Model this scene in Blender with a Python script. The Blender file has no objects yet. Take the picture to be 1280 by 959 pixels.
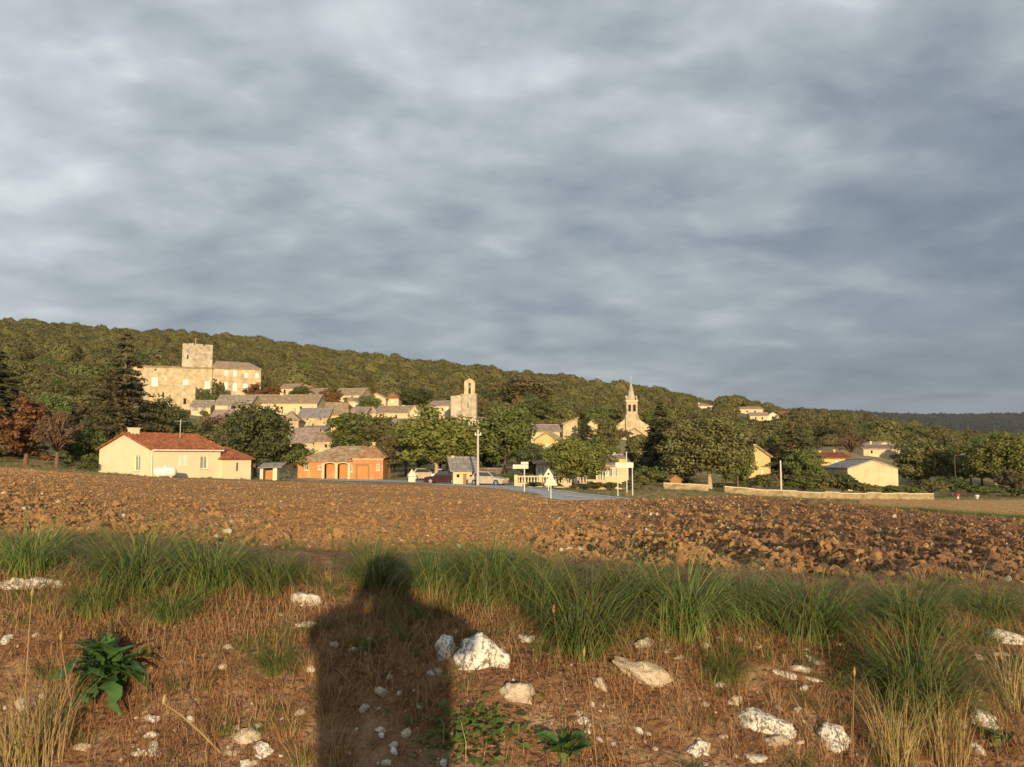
import bpy, bmesh, math, random
import numpy as np
from mathutils import Vector, Matrix, Euler, noise as mnoise

random.seed(7)
RNG = np.random.default_rng(11)
S = bpy.context.scene
COL = S.collection
R = math.radians

# ------------------------------------------------------------------ camera
ZC = 1.62                       # eye height above the track
F = 1000.0                      # focal length in pixels of a 1280 wide picture
PITCH = R(5.28)
cam = bpy.data.cameras.new('camera'); cam_o = bpy.data.objects.new('camera', cam); COL.objects.link(cam_o)
cam.sensor_width = 36.0; cam.lens = 36.0 * F / 1280.0
cam.clip_start = 0.02; cam.clip_end = 20000
cam_o.location = (0, 0, ZC); cam_o.rotation_euler = (R(90) + PITCH, 0, 0)
S.camera = cam_o

# ------------------------------------------------------------------ light
SUN_EL = R(8.4); SUN_AZ = math.atan2(0.162, -1.0)          # azimuth from +Y, clockwise
sdir = Vector((math.sin(SUN_AZ) * math.cos(SUN_EL), math.cos(SUN_AZ) * math.cos(SUN_EL), math.sin(SUN_EL)))
sl = bpy.data.lights.new('sun', 'SUN'); sl.energy = 4.1; sl.angle = R(0.6); sl.color = (1.0, 0.75, 0.45)
so = bpy.data.objects.new('sun', sl); COL.objects.link(so); so.rotation_euler = sdir.to_track_quat('Z', 'Y').to_euler(); so.location = (6, -30, 12)

W = bpy.data.worlds.new('World'); S.world = W; W.use_nodes = True
S.view_settings.view_transform = 'Standard'; S.view_settings.look = 'None'
S.view_settings.gamma = 1.0; S.view_settings.exposure = 0.6; S.view_settings.use_curve_mapping = False
S.cycles.use_denoising = True
S.cycles.max_bounces = 6; S.cycles.diffuse_bounces = 3; S.cycles.transparent_max_bounces = 8


def ND(nt, t, **kw):
    n = nt.nodes.new(t)
    for k, v in kw.items():
        if k.startswith('i_'):
            key = k[2:]; key = int(key) if key.isdigit() else key
            n.inputs[key].default_value = v
        else:
            setattr(n, k, v)
    return n


def mth(nt, op, a, b=None, clamp=False):
    n = nt.nodes.new('ShaderNodeMath'); n.operation = op; n.use_clamp = clamp
    for i, v in enumerate((a, b)):
        if v is None: continue
        if isinstance(v, (int, float)): n.inputs[i].default_value = v
        else: nt.links.new(v, n.inputs[i])
    return n.outputs[0]


def ramp(nt, fac, stops, interp='LINEAR'):
    r = nt.nodes.new('ShaderNodeValToRGB'); r.color_ramp.interpolation = interp
    e = r.color_ramp.elements
    while len(e) < len(stops): e.new(0.5)
    for el, (p, c) in zip(e, stops):
        el.position = p; el.color = (*c, 1)
    nt.links.new(fac, r.inputs[0])
    return r.outputs[0]


def world():
    nt = W.node_tree; L = nt.links; nt.nodes.clear()
    out = ND(nt, 'ShaderNodeOutputWorld'); bg = ND(nt, 'ShaderNodeBackground'); bg.inputs[1].default_value = 0.1
    L.new(bg.outputs[0], out.inputs[0])
    sky = ND(nt, 'ShaderNodeTexSky', sky_type='NISHITA', sun_disc=False, sun_elevation=SUN_EL, sun_rotation=SUN_AZ)
    tc = ND(nt, 'ShaderNodeTexCoord'); sx = ND(nt, 'ShaderNodeSeparateXYZ'); L.new(tc.outputs['Generated'], sx.inputs[0])
    z = mth(nt, 'MAXIMUM', sx.outputs[2], 0.0)
    zz = mth(nt, 'ADD', z, 0.23)
    # a flat cloud deck seen in perspective
    cb = ND(nt, 'ShaderNodeCombineXYZ')
    L.new(mth(nt, 'DIVIDE', sx.outputs[0], zz), cb.inputs[0]); L.new(mth(nt, 'DIVIDE', sx.outputs[1], zz), cb.inputs[1])
    def nz(scale, detail, rough, off, sxy=(1, 1), dist=0.0):
        mp = ND(nt, 'ShaderNodeMapping'); mp.inputs['Location'].default_value = off; mp.inputs['Scale'].default_value = (sxy[0], sxy[1], 1)
        mp.inputs['Rotation'].default_value = (0, 0, R(-12))
        L.new(cb.outputs[0], mp.inputs[0])
        n = ND(nt, 'ShaderNodeTexNoise'); n.inputs['Scale'].default_value = scale; n.inputs['Detail'].default_value = detail
        n.inputs['Roughness'].default_value = rough; n.inputs['Distortion'].default_value = dist
        L.new(mp.outputs[0], n.inputs['Vector']); return n.outputs[0]
    big = nz(0.85, 3, 0.5, (3.1, 1.7, 0))
    mid = nz(3.0, 6, 0.55, (8.3, 2.2, 0), (0.85, 1.15), 0.35)
    fine = nz(8.0, 4, 0.45, (1.2, 5.4, 0), (0.85, 1.15), 0.1)
    mp = ND(nt, 'ShaderNodeMapping'); mp.inputs['Scale'].default_value = (0.9, 1.25, 1); mp.inputs['Rotation'].default_value = (0, 0, R(-18)); wob = ND(nt, 'ShaderNodeTexNoise'); wob.inputs['Scale'].default_value = 3.2; wob.inputs['Detail'].default_value = 5
    L.new(cb.outputs[0], wob.inputs['Vector']); va = ND(nt, 'ShaderNodeVectorMath', operation='SCALE'); va.inputs['Scale'].default_value = 0.55; L.new(wob.outputs['Color'], va.inputs[0])
    vb = ND(nt, 'ShaderNodeVectorMath', operation='ADD'); L.new(cb.outputs[0], vb.inputs[0]); L.new(va.outputs[0], vb.inputs[1]); L.new(vb.outputs[0], mp.inputs[0])
    vo = ND(nt, 'ShaderNodeTexVoronoi', feature='SMOOTH_F1'); vo.inputs['Scale'].default_value = 4.6; vo.inputs['Smoothness'].default_value = 0.8; L.new(mp.outputs[0], vo.inputs['Vector'])
    cell = mth(nt, 'SUBTRACT', 0.42, vo.outputs['Distance'])
    # puffs show overhead and flatten into even layers low down, where the deck is seen edge on
    puff = mth(nt, 'ADD', mth(nt, 'MULTIPLY', mth(nt, 'SUBTRACT', mid, 0.5), 0.30), mth(nt, 'MULTIPLY', mth(nt, 'SUBTRACT', fine, 0.5), 0.16))
    puff = mth(nt, 'ADD', puff, mth(nt, 'MULTIPLY', cell, 0.17))
    puff = mth(nt, 'MULTIPLY', puff, mth(nt, 'ADD', mth(nt, 'MULTIPLY', mth(nt, 'MINIMUM', z, 0.4), 2.0), 0.35))
    t = mth(nt, 'ADD', mth(nt, 'ADD', mth(nt, 'MULTIPLY', mth(nt, 'SUBTRACT', big, 0.5), 0.42), 0.5), puff)
    # the deck is thinner and lighter overhead and towards the left, heavier low down on the right
    t = mth(nt, 'ADD', t, mth(nt, 'MULTIPLY', mth(nt, 'MINIMUM', z, 0.5), 0.30))
    t = mth(nt, 'ADD', t, mth(nt, 'MULTIPLY', sx.outputs[0], -0.19))
    t = mth(nt, 'ADD', t, 0.0)
    cl = ramp(nt, t, [(0.36, (0.150, 0.190, 0.245)), (0.48, (0.235, 0.275, 0.325)), (0.58, (0.345, 0.385, 0.42)), (0.67, (0.475, 0.515, 0.545)), (0.77, (0.66, 0.695, 0.715))])
    sc = ND(nt, 'ShaderNodeMix', data_type='RGBA', blend_type='MULTIPLY'); sc.inputs[0].default_value = 1.0
    L.new(cl, sc.inputs[6]); sc.inputs[7].default_value = (7.5, 7.6, 7.6, 1)
    mx = ND(nt, 'ShaderNodeMix', data_type='RGBA'); mx.inputs[0].default_value = 0.94
    L.new(sky.outputs[0], mx.inputs[6]); L.new(sc.outputs[2], mx.inputs[7])
    L.new(mx.outputs[2], bg.inputs[0])
world()

# ------------------------------------------------------------------ pixel <-> place
CT, ST = math.cos(PITCH), math.sin(PITCH)


def P(px, py, d):
    a = (px - 640) / F; b = (479.5 - py) / F
    den = CT - b * ST
    return Vector((a * d / den, d, ZC + d * (ST + b * CT) / den))


def vnoise(x, y, seed=0):
    x = np.asarray(x, float); y = np.asarray(y, float)
    xi = np.floor(x); yi = np.floor(y); fx = x - xi; fy = y - yi
    fx = fx * fx * (3 - 2 * fx); fy = fy * fy * (3 - 2 * fy)
    def h(i, j):
        v = np.sin(i * 127.1 + j * 311.7 + seed * 74.7) * 43758.5453
        return v - np.floor(v)
    return (h(xi, yi) * (1 - fx) + h(xi + 1, yi) * fx) * (1 - fy) + (h(xi, yi + 1) * (1 - fx) + h(xi + 1, yi + 1) * fx) * fy


def fbm(x, y, oct=4, seed=0, gain=0.5):
    s = 0; a = 1; n = 0
    for i in range(oct):
        s = s + a * (vnoise(x * 2 ** i + i * 17.3, y * 2 ** i - i * 9.1, seed + i) - 0.5); n += a; a *= gain
    return s / n


def sstep(a, b, x):
    t = np.clip((x - a) / (b - a), 0, 1); return t * t * (3 - 2 * t)

# columns of the land: picture column, far edge of the ploughed field, then (distance, height) on to the hills
COLS = [
    (-700, [(4.5, 1.30), (60, 2.6), (150, 14), (400, 70), (600, 112)], 120),
    (-250, [(4.5, 1.22), (66, 1.6), (95, 2.0), (150, 10), (220, 28), (400, 68), (600, 108)], 120),
    (0,    [(4.5, 1.18), (70, .80), (95, 1.0), (150, 8), (220, 24), (400, 62), (600, 100)], 120),
    (123,  [(4.5, 1.16), (75, .07), (95, .2), (150, 7), (220, 20), (400, 58), (600, 95)], 120),
    (250,  [(4.5, 1.14), (78, -.45), (100, -.5), (150, 5), (205, 13), (235, 16), (400, 54), (600, 88)], 120),
    (350,  [(4.5, 1.12), (85, -.9), (105, -1.1), (150, 2.6), (195, 12), (240, 20), (400, 50), (600, 81)], 120),
    (450,  [(4.5, 1.10), (93, -1.3), (110, -1.2), (150, 1.6), (195, 8), (215, 11), (240, 16.5), (400, 46), (600, 74)], 120),
    (570,  [(4.5, 1.07), (83, -1.28), (100, -1.2), (140, .6), (170, 6.6), (200, 9), (240, 15), (400, 42), (600, 66)], 120),
    (690,  [(4.5, 1.04), (55, -1.31), (80, -1.35), (110, -.8), (150, 3), (220, 10), (400, 36), (600, 57)], 120),
    (790,  [(4.5, 1.01), (50, -1.0), (57, -1.45), (80, -1.45), (120, -1), (160, 2), (200, 6), (400, 30), (600, 48)], 130),
    (880,  [(4.5, .98), (42, -.45), (48, -1.5), (85, -1.9), (110, -1.6), (200, 5), (400, 26), (600, 38)], 145),
    (950,  [(4.5, .96), (37, -.25), (43, -1.5), (90, -2.6), (110, -2), (200, 4), (400, 22), (600, 33)], 151),
    (1050, [(4.5, .93), (33, -.30), (38, -1.3), (90, -3.0), (110, -2.8), (150, 0), (180, 3.5), (300, 10), (600, 28)], 145),
    (1150, [(4.5, .90), (31, -.50), (36, -1.3), (90, -3.1), (120, -2.9), (190, 2), (320, 8), (600, 18)], 133),
    (1280, [(4.5, .86), (29, -.66), (34, -1.35), (90, -3.1), (120, -3), (200, 0), (350, 6), (600, 10)], 138),
    (1600, [(4.5, .75), (25, -.7), (30, -1.3), (90, -3), (200, -1), (600, 5)], 150),
    (2200, [(4.5, .60), (20, -.5), (30, -1.3), (90, -3), (200, -1), (600, 5)], 150)]
CA = np.array([(c[0] - 640) / F for c in COLS])
DF = np.array([c[1][1][0] for c in COLS], float)
CK = []
for px, kn, zr in COLS:
    z6 = kn[-1][1]
    kn = kn + [(700, z6 * .97), (1100, z6 * .5), (1700, 25), (2600, zr), (3400, zr * .8), (9000, 60)]
    CK.append((np.array([k[0] for k in kn], float), np.array([k[1] for k in kn], float)))
BKY = np.array([-500, 1.45, 1.75, 2.05, 2.7, 3.1, 3.5, 3.9, 4.5, 5.0, 90])
BKZ = np.array([0, 0, .04, .18, .62, .87, 1.04, 1.12, 1.08, 1.06, -2])


def field_edge(a): return np.interp(a, CA, DF)


def T(x, y):
    """height of the land"""
    x = np.atleast_1d(np.asarray(x, float)); y = np.atleast_1d(np.asarray(y, float))
    d = np.maximum(y, 0.5); a = x / d
    i = np.clip(np.searchsorted(CA, a) - 1, 0, len(CA) - 2)
    t = np.clip((a - CA[i]) / (CA[i + 1] - CA[i]), 0, 1)
    zc = np.stack([np.interp(d, k[0], k[1]) for k in CK])
    n = np.arange(len(x)); zt = zc[i, n] * (1 - t) + zc[i + 1, n] * t
    tilt = np.clip(x, -6, 6) * -0.045 * sstep(1.6, 3.2, y)
    zb = np.interp(y, BKY, BKZ) + tilt
    w = sstep(3.9, 6.0, y)
    z = zb * (1 - w) + zt * w
    z = z + sstep(250, 420, d) * (fbm(x / 90, y / 90, 3, 5) * 14) * (1 - sstep(560, 640, d) * .6)
    return z


def Tz(x, y): return float(T(x, y)[0])


def hit(px, py, d0=1.7, d1=3000):
    """the place on the land that a picture point shows"""
    p = None; n = 4000
    ds = np.geomspace(d0, d1, n); a = (px - 640) / F; b = (479.5 - py) / F; den = CT - b * ST
    xs = a * ds / den; zs = ZC + ds * (ST + b * CT) / den
    g = T(xs, ds); k = np.argmax(zs <= g)
    if zs[k] > g[k]: k = n - 1
    return Vector((xs[k], ds[k], g[k]))

# ------------------------------------------------------------------ materials
MATS = {}


def mat(name, c1, c2=None, scale=3.0, rough=0.85, bump=0.0, bscale=None, c3=None, stretch=(1, 1, 1), detail=5, spec=0.2, coord='Object', trans=0.0, lo=.35, hi=.65, metal=0.0, rnd=0.0, extra=None):
    m = bpy.data.materials.new(name); m.use_nodes = True; nt = m.node_tree; L = nt.links
    bs = nt.nodes['Principled BSDF']; bs.inputs['Roughness'].default_value = rough; bs.inputs['Specular IOR Level'].default_value = spec; bs.inputs['Metallic'].default_value = metal
    tc = ND(nt, 'ShaderNodeTexCoord'); mp = ND(nt, 'ShaderNodeMapping'); mp.inputs['Scale'].default_value = stretch
    L.new(tc.outputs[coord], mp.inputs[0])
    n = ND(nt, 'ShaderNodeTexNoise'); n.inputs['Scale'].default_value = scale; n.inputs['Detail'].default_value = detail; n.inputs['Roughness'].default_value = 0.6
    L.new(mp.outputs[0], n.inputs['Vector'])
    c2 = c2 or tuple(v * 0.8 for v in c1)
    st = [(lo, c1), (hi, c2)] if c3 is None else [(lo, c1), ((lo + hi) / 2, c2), (hi, c3)]
    col = ramp(nt, n.outputs[0], st)
    if rnd:
        oi = ND(nt, 'ShaderNodeObjectInfo'); hs = ND(nt, 'ShaderNodeHueSaturation')
        L.new(mth(nt, 'ADD', mth(nt, 'MULTIPLY', oi.outputs['Random'], rnd * 2), 1 - rnd), hs.inputs['Value'])
        L.new(mth(nt, 'ADD', mth(nt, 'MULTIPLY', oi.outputs['Random'], 0.018), 0.494), hs.inputs['Hue'])
        L.new(col, hs.inputs['Color']); col = hs.outputs[0]
    if extra: col = extra(nt, col, tc, mp)
    L.new(col, bs.inputs['Base Color'])
    if bump:
        b = ND(nt, 'ShaderNodeTexNoise'); b.inputs['Scale'].default_value = bscale or scale * 4; b.inputs['Detail'].default_value = 6
        L.new(mp.outputs[0], b.inputs['Vector'])
        bp = ND(nt, 'ShaderNodeBump'); bp.inputs['Strength'].default_value = bump; bp.inputs['Distance'].default_value = .15 if name == 'field_soil' else 0.05
        L.new(b.outputs[0], bp.inputs['Height']); L.new(bp.outputs[0], bs.inputs['Normal'])
    if trans:
        tr = ND(nt, 'ShaderNodeBsdfTranslucent'); L.new(col, tr.inputs[0]); ms = ND(nt, 'ShaderNodeMixShader'); ms.inputs[0].default_value = trans
        L.new(bs.outputs[0], ms.inputs[1]); L.new(tr.outputs[0], ms.inputs[2])
        L.new(ms.outputs[0], nt.nodes['Material Output'].inputs[0])
    MATS[name] = m
    return m


def spots(c, scale, lo, hi, fac=1.0):
    """stains with a shape of their own"""
    def f(nt, col, tc, mp):
        n = ND(nt, 'ShaderNodeTexNoise'); n.inputs['Scale'].default_value = scale; n.inputs['Detail'].default_value = 7; n.inputs['Roughness'].default_value = .65
        nt.links.new(mp.outputs[0], n.inputs['Vector'])
        w = ramp(nt, n.outputs[0], [(lo, (0, 0, 0)), (hi, (fac,) * 3)])
        mx = ND(nt, 'ShaderNodeMix', data_type='RGBA'); nt.links.new(w, mx.inputs[0]); nt.links.new(col, mx.inputs[6]); mx.inputs[7].default_value = (*c, 1)
        return mx.outputs[2]
    return f


def tiles(nt, col, tc, mp):
    """courses of rounded clay tiles: relief is added in the roof meshes, colour varies per tile"""
    v = ND(nt, 'ShaderNodeTexVoronoi'); v.inputs['Scale'].default_value = 3.2; nt.links.new(tc.outputs['Object'], v.inputs['Vector'])
    hs = ND(nt, 'ShaderNodeHueSaturation'); nt.links.new(col, hs.inputs['Color'])
    sp = ND(nt, 'ShaderNodeSeparateColor'); nt.links.new(v.outputs['Color'], sp.inputs[0])
    nt.links.new(mth(nt, 'ADD', mth(nt, 'MULTIPLY', sp.outputs[0], .6), .7), hs.inputs['Value'])
    return hs.outputs[0]

def damp_shade(nt, col, tc, mp):
    """damper turned soil, plus shade painted into furrow troughs, is darker: amount stored on the field mesh"""
    at = ND(nt, 'ShaderNodeAttribute', attribute_name='damp_shade'); mx = ND(nt, 'ShaderNodeMix', data_type='RGBA')
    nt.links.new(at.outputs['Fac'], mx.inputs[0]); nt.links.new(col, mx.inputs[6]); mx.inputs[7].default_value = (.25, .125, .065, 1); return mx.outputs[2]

mat('bank_soil', (.16, .082, .04), (.24, .135, .07), 9, 1, .9, 40, c3=(.33, .22, .13))
mat('field_soil', (.42, .22, .088), (.49, .265, .11), 1.3, 1, 1.0, 24, c3=(.54, .32, .145), detail=9, extra=damp_shade)
mat('clod', (.38, .21, .088), (.47, .27, .12), 6, 1, .6, 30, rnd=.18)
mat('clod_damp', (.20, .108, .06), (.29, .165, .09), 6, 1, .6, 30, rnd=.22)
mat('pebble', (.55, .47, .36), (.38, .30, .2), 5, 1, .3, 30, rnd=.2)
mat('limestone', (.74, .71, .64), (.64, .60, .52), 6, .95, .35, 22, c3=(.50, .45, .36), extra=spots((.13, .115, .095), 11, .50, .57, .85), lo=.4, hi=.75)
mat('limestone_clean', (.74, .71, .64), (.66, .61, .52), 5, .95, .5, 30, c3=(.46, .39, .29), lo=.38, hi=.72, extra=spots((.34, .25, .16), 3.5, .52, .68, .75))
mat('limestone_tan', (.56, .45, .30), (.63, .55, .43), 5, .95, .5, 30, c3=(.36, .27, .16), lo=.35, hi=.75, extra=spots((.30, .21, .12), 3.5, .5, .68, .7))
mat('grass', (.11, .18, .042), (.17, .23, .062), 3.0, .6, trans=.3, rnd=.22, spec=.3)
mat('grass_yellow', (.21, .21, .06), (.32, .27, .10), 3.0, .6, trans=.25, rnd=.2, spec=.3)
mat('straw', (.36, .24, .11), (.48, .35, .18), 4, .7, trans=.2, rnd=.2)
mat('dead_grass', (.24, .115, .058), (.38, .20, .10), 2.2, .9, trans=.15, c3=(.48, .29, .15), detail=8, lo=.3, hi=.7)
mat('weed_leaf', (.055, .13, .03), (.095, .19, .045), 7, .5, .2, 30, trans=.2, spec=.4)
mat('leaf_rib', (.12, .18, .06), None, 5, .5)
mat('creeper', (.07, .12, .025), (.12, .16, .04), 8, .6, trans=.2)
mat('hill_ground', (.13, .11, .05), (.18, .145, .065), .12, 1, c3=(.12, .11, .042))
mat('village_ground', (.20, .175, .075), (.30, .23, .12), .15, 1, c3=(.16, .16, .055), bump=.4, bscale=2)
mat('dry_field', (.50, .33, .15), (.56, .39, .19), .5, 1, .8, 8)
mat('track', (.33, .29, .23), (.24, .21, .17), 1.2, 1, .5, 20)
mat('asphalt', (.36, .35, .335), (.42, .405, .38), .7, .7, .1, 30, spec=.3)
mat('road_paint', (.85, .84, .80), (.74, .73, .68), 3, .8)
mat('gravel_lay', (.50, .46, .38), (.42, .38, .30), 1.5, 1, .3, 20)
# walls and roofs
mat('render_white', (.74, .66, .45), (.69, .61, .41), .7, .9, .15, 25, extra=spots((.52, .44, .29), .55, .55, .8, .5))
mat('render_cream', (.64, .53, .33), (.55, .44, .27), .8, .9, .2, 20, extra=spots((.42, .34, .21), .8, .5, .75, .6))
mat('render_yellow', (.66, .49, .22), (.58, .42, .18), .8, .9, .2, 20)
mat('render_grey', (.60, .55, .46), (.54, .49, .40), .6, .9, .2, 20)
mat('stone_pale', (.60, .50, .33), (.48, .39, .25), .55, .95, .7, 5, c3=(.40, .32, .19), extra=spots((.27, .22, .15), 1.1, .5, .72, .75))
mat('stone_grey', (.58, .52, .40), (.46, .40, .30), .6, .95, .6, 5, c3=(.38, .33, .24), extra=spots((.21, .175, .13), .9, .46, .66, .8))
mat('stone_orange', (.52, .27, .10), (.46, .22, .08), 1.0, .95, .5, 6, c3=(.58, .33, .14))
mat('brick_red', (.50, .25, .115), (.43, .205, .09), 1.2, .95, .5, 8, c3=(.56, .31, .15))
mat('roof_orange', (.40, .24, .13), (.33, .18, .09), .9, .95, .5, 6, c3=(.44, .28, .16), extra=tiles)
mat('stone_trim', (.66, .56, .38), None, 2, .9, .2, 12)
mat('roof_tan', (.36, .27, .18), (.29, .21, .14), .9, .95, .5, 6, c3=(.42, .33, .22), extra=tiles)
mat('roof_grey', (.33, .28, .21), (.27, .23, .17), .9, .95, .5, 6, c3=(.38, .33, .26), extra=tiles)
mat('roof_slate', (.30, .28, .25), (.26, .24, .22), .9, .8, .3, 6, extra=tiles)
mat('roof_red', (.33, .12, .055), (.26, .095, .045), .9, .95, .5, 6, c3=(.38, .15, .07), extra=tiles)
mat('roof_mauve', (.36, .27, .23), (.31, .23, .2), .9, .95, .5, 6, extra=tiles)
mat('glass', (.05, .055, .06), None, 2, .15, spec=.5)
mat('glass_pale', (.30, .36, .28), None, 2, .2, spec=.5)
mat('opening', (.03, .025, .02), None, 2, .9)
mat('shutter_white', (.88, .85, .75), None, 2, .7)
mat('shutter_teal', (.22, .33, .28), None, 3, .7)
mat('shutter_mauve', (.34, .29, .30), None, 3, .7)
mat('wood', (.34, .20, .09), (.26, .14, .06), 3, .85, .3, 20, stretch=(1, 1, 6))
mat('metal_pale', (.66, .64, .57), None, 3, .55)
mat('sign_white', (.66, .62, .50), (.58, .54, .43), 3, .6)
mat('sign_orange', (.78, .45, .06), None, 3, .5)
mat('black', (.02, .02, .02), None, 3, .6)
mat('rubber', (.025, .025, .025), None, 3, .8)
mat('tank_white', (.85, .83, .76), None, 2, .5)
mat('concrete', (.50, .46, .38), (.44, .40, .33), 1.5, .95, .3, 15)
mat('wall_low', (.42, .34, .20), (.35, .275, .16), 1.6, .95, .5, 8, c3=(.28, .215, .125), extra=spots((.16, .14, .08), 1.4, .48, .66, .85))
mat('car_red', (.045, .01, .01), None, 2, .25, spec=.6)
mat('car_white', (.74, .73, .70), None, 2, .3, spec=.6)
mat('car_beige', (.50, .44, .34), None, 2, .3, spec=.6)
mat('rim', (.45, .45, .45), None, 2, .35, metal=.7)
mat('lamp_glass', (.8, .78, .7), None, 2, .2)
mat('plastic_red', (.5, .03, .03), None, 2, .4)
# trees
mat('bark', (.20, .15, .10), (.13, .095, .065), 5, .95, .5, 20, stretch=(1, 1, .25))
mat('bark_pale', (.46, .38, .27), (.36, .28, .19), 4, .95, .3, 20, stretch=(1, 1, .3))
mat('bark_red', (.20, .125, .08), (.14, .085, .055), 4, .95, .3, 20, stretch=(1, 1, .3))
LV = dict(scale=.45, rough=.7, trans=.22, rnd=.16, spec=.25, detail=4)
mat('leaf_plane', (0.1512, 0.168, 0.0392), (0.2128, 0.2128, 0.056), **LV)
mat('leaf_green', (0.1239, 0.1593, 0.04248), (0.177, 0.1947, 0.05664), **LV)
mat('leaf_dark', (0.0875, 0.1063, 0.0375), (0.125, 0.1375, 0.05), **LV)
mat('leaf_conifer', (0.0744, 0.0864, 0.0408), (0.12, 0.12, 0.054), **LV)
mat('leaf_cedar', (.10, .095, .045), (.165, .14, .065), **LV)
mat('leaf_olive', (0.1458, 0.1458, 0.054), (0.1944, 0.1782, 0.06696), **LV)
mat('leaf_brown', (.145, .12, .055), (.195, .155, .07), **LV)
mat('leaf_rust', (0.18, 0.085, 0.036), (0.25, 0.125, 0.05), **LV)
mat('leaf_mauve', (.17, .115, .07), (.23, .16, .10), **LV)
mat('leaf_wood', (.145, .135, .045), (.195, .17, .06), **LV)
mat('leaf_far_shade', (0.034, 0.046, 0.042), (0.045, 0.054, 0.046), **LV)  # cloud shadow over the far ridge is put into this dark leaf colour
mat('cloth', (.04, .045, .06), (.06, .065, .08), 8, .9)
mat('skin', (.55, .36, .27), None, 5, .6)
mat('hair', (.06, .04, .03), None, 20, .7)


# ------------------------------------------------------------------ mesh helpers
class MB:
    def __init__(s): s.v = []; s.f = []; s.mi = []; s.cur = 0

    def face(s, pts):
        n = len(s.v); s.v += [tuple(p) for p in pts]; s.f.append(tuple(range(n, n + len(pts)))); s.mi.append(s.cur)

    def box(s, x0, x1, y0, y1, z0, z1, M=None):
        n = len(s.v); q = [(x0, y0, z0), (x1, y0, z0), (x1, y1, z0), (x0, y1, z0), (x0, y0, z1), (x1, y0, z1), (x1, y1, z1), (x0, y1, z1)]
        if M is not None: q = [tuple(M @ Vector(p)) for p in q]
        s.v += q
        for f in ((0, 3, 2, 1), (4, 5, 6, 7), (0, 1, 5, 4), (1, 2, 6, 5), (2, 3, 7, 6), (3, 0, 4, 7)):
            s.f.append(tuple(n + k for k in f)); s.mi.append(s.cur)
        return s

    def prism(s, poly, ax, t0, t1):
        """a closed outline in the plane across axis ax, drawn out from t0 to t1"""
        def pt(u, v, t): return (t, u, v) if ax == 'x' else (u, t, v) if ax == 'y' else (u, v, t)
        n = len(s.v); k = len(poly)
        s.v += [pt(u, v, t0) for u, v in poly] + [pt(u, v, t1) for u, v in poly]
        s.f.append(tuple(range(n, n + k))[::-1]); s.f.append(tuple(range(n + k, n + 2 * k))); s.mi += [s.cur] * 2
        for i in range(k):
            j = (i + 1) % k; s.f.append((n + i, n + j, n + k + j, n + k + i)); s.mi.append(s.cur)
        return s

    def tube(s, pts, rad, n=8, caps=True):
        pts = [Vector(p) for p in pts]; b = len(s.v); m = len(pts)
        if isinstance(rad, (int, float)): rad = [rad] * m
        up = None
        for i, p in enumerate(pts):
            d = (pts[min(i + 1, m - 1)] - pts[max(i - 1, 0)]).normalized()
            if up is None: up = Vector((1, 0, 0)) if abs(d.x) < .9 else Vector((0, 1, 0))
            u = d.cross(up).normalized(); w = d.cross(u)
            up = w.cross(d) * 1.0 if False else up
            for k in range(n):
                t = 2 * math.pi * k / n; s.v.append(tuple(p + (u * math.cos(t) + w * math.sin(t)) * rad[i]))
        for i in range(m - 1):
            for k in range(n):
                j = (k + 1) % n; s.f.append((b + i * n + k, b + i * n + j, b + (i + 1) * n + j, b + (i + 1) * n + k)); s.mi.append(s.cur)
        if caps:
            s.f.append(tuple(b + k for k in range(n))[::-1]); s.f.append(tuple(b + (m - 1) * n + k for k in range(n))); s.mi += [s.cur] * 2
        return s

    def lathe(s, prof, n=12, cx=0, cy=0):
        return s.tube([(cx, cy, z) for r, z in prof], [max(r, .001) for r, z in prof], n)

    def mesh(s, name, mats, smooth=False):
        me = bpy.data.meshes.new(name); me.from_pydata(s.v, [], s.f)
        for m in (mats if isinstance(mats, (list, tuple)) else [mats]): me.materials.append(MATS[m])
        if any(s.mi): me.polygons.foreach_set('material_index', s.mi)
        if smooth: me.polygons.foreach_set('use_smooth', [True] * len(me.polygons))
        bm = bmesh.new(); bm.from_mesh(me); bmesh.ops.recalc_face_normals(bm, faces=bm.faces); bm.to_mesh(me); bm.free()
        me.update(); return me

    def build(s, name, mats, parent=None, smooth=False, loc=None):
        return link(name, s.mesh(name, mats, smooth), parent, loc)


def link(name, data, parent=None, loc=None, rz=0):
    o = bpy.data.objects.new(name, data); COL.objects.link(o)
    if parent: o.parent = parent
    if loc is not None: o.location = loc
    if rz: o.rotation_euler = (0, 0, rz)
    return o


def tag(o, label=None, cat=None, group=None, kind=None):
    if label: o['label'] = label
    if cat: o['category'] = cat
    if group: o['group'] = group
    if kind: o['kind'] = kind
    return o


def thing(name, label, cat, loc=(0, 0, 0), rz=0, group=None):
    o = bpy.data.objects.new(name, None); COL.objects.link(o); o.location = loc; o.rotation_euler = (0, 0, rz); o.empty_display_size = .3
    return tag(o, label, cat, group)


def mesh_np(name, v, f, m, smooth=False):
    """a mesh from arrays: v (n,3), f (m,k)"""
    v = np.asarray(v, np.float32); f = np.asarray(f, np.int32); k = f.shape[1]
    me = bpy.data.meshes.new(name); me.vertices.add(len(v)); me.vertices.foreach_set('co', v.ravel())
    me.loops.add(f.size); me.loops.foreach_set('vertex_index', f.ravel())
    me.polygons.add(len(f)); me.polygons.foreach_set('loop_start', np.arange(0, f.size, k, dtype=np.int32))
    if smooth: me.polygons.foreach_set('use_smooth', np.ones(len(f), bool))
    for q in (m if isinstance(m, (list, tuple)) else [m]): me.materials.append(MATS[q])
    me.update(calc_edges=True); return me


def grid_faces(nr, nc):
    i = np.arange(nr - 1)[:, None] * nc + np.arange(nc - 1)[None]
    return np.stack([i, i + 1, i + nc + 1, i + nc], -1).reshape(-1, 4)


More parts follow.
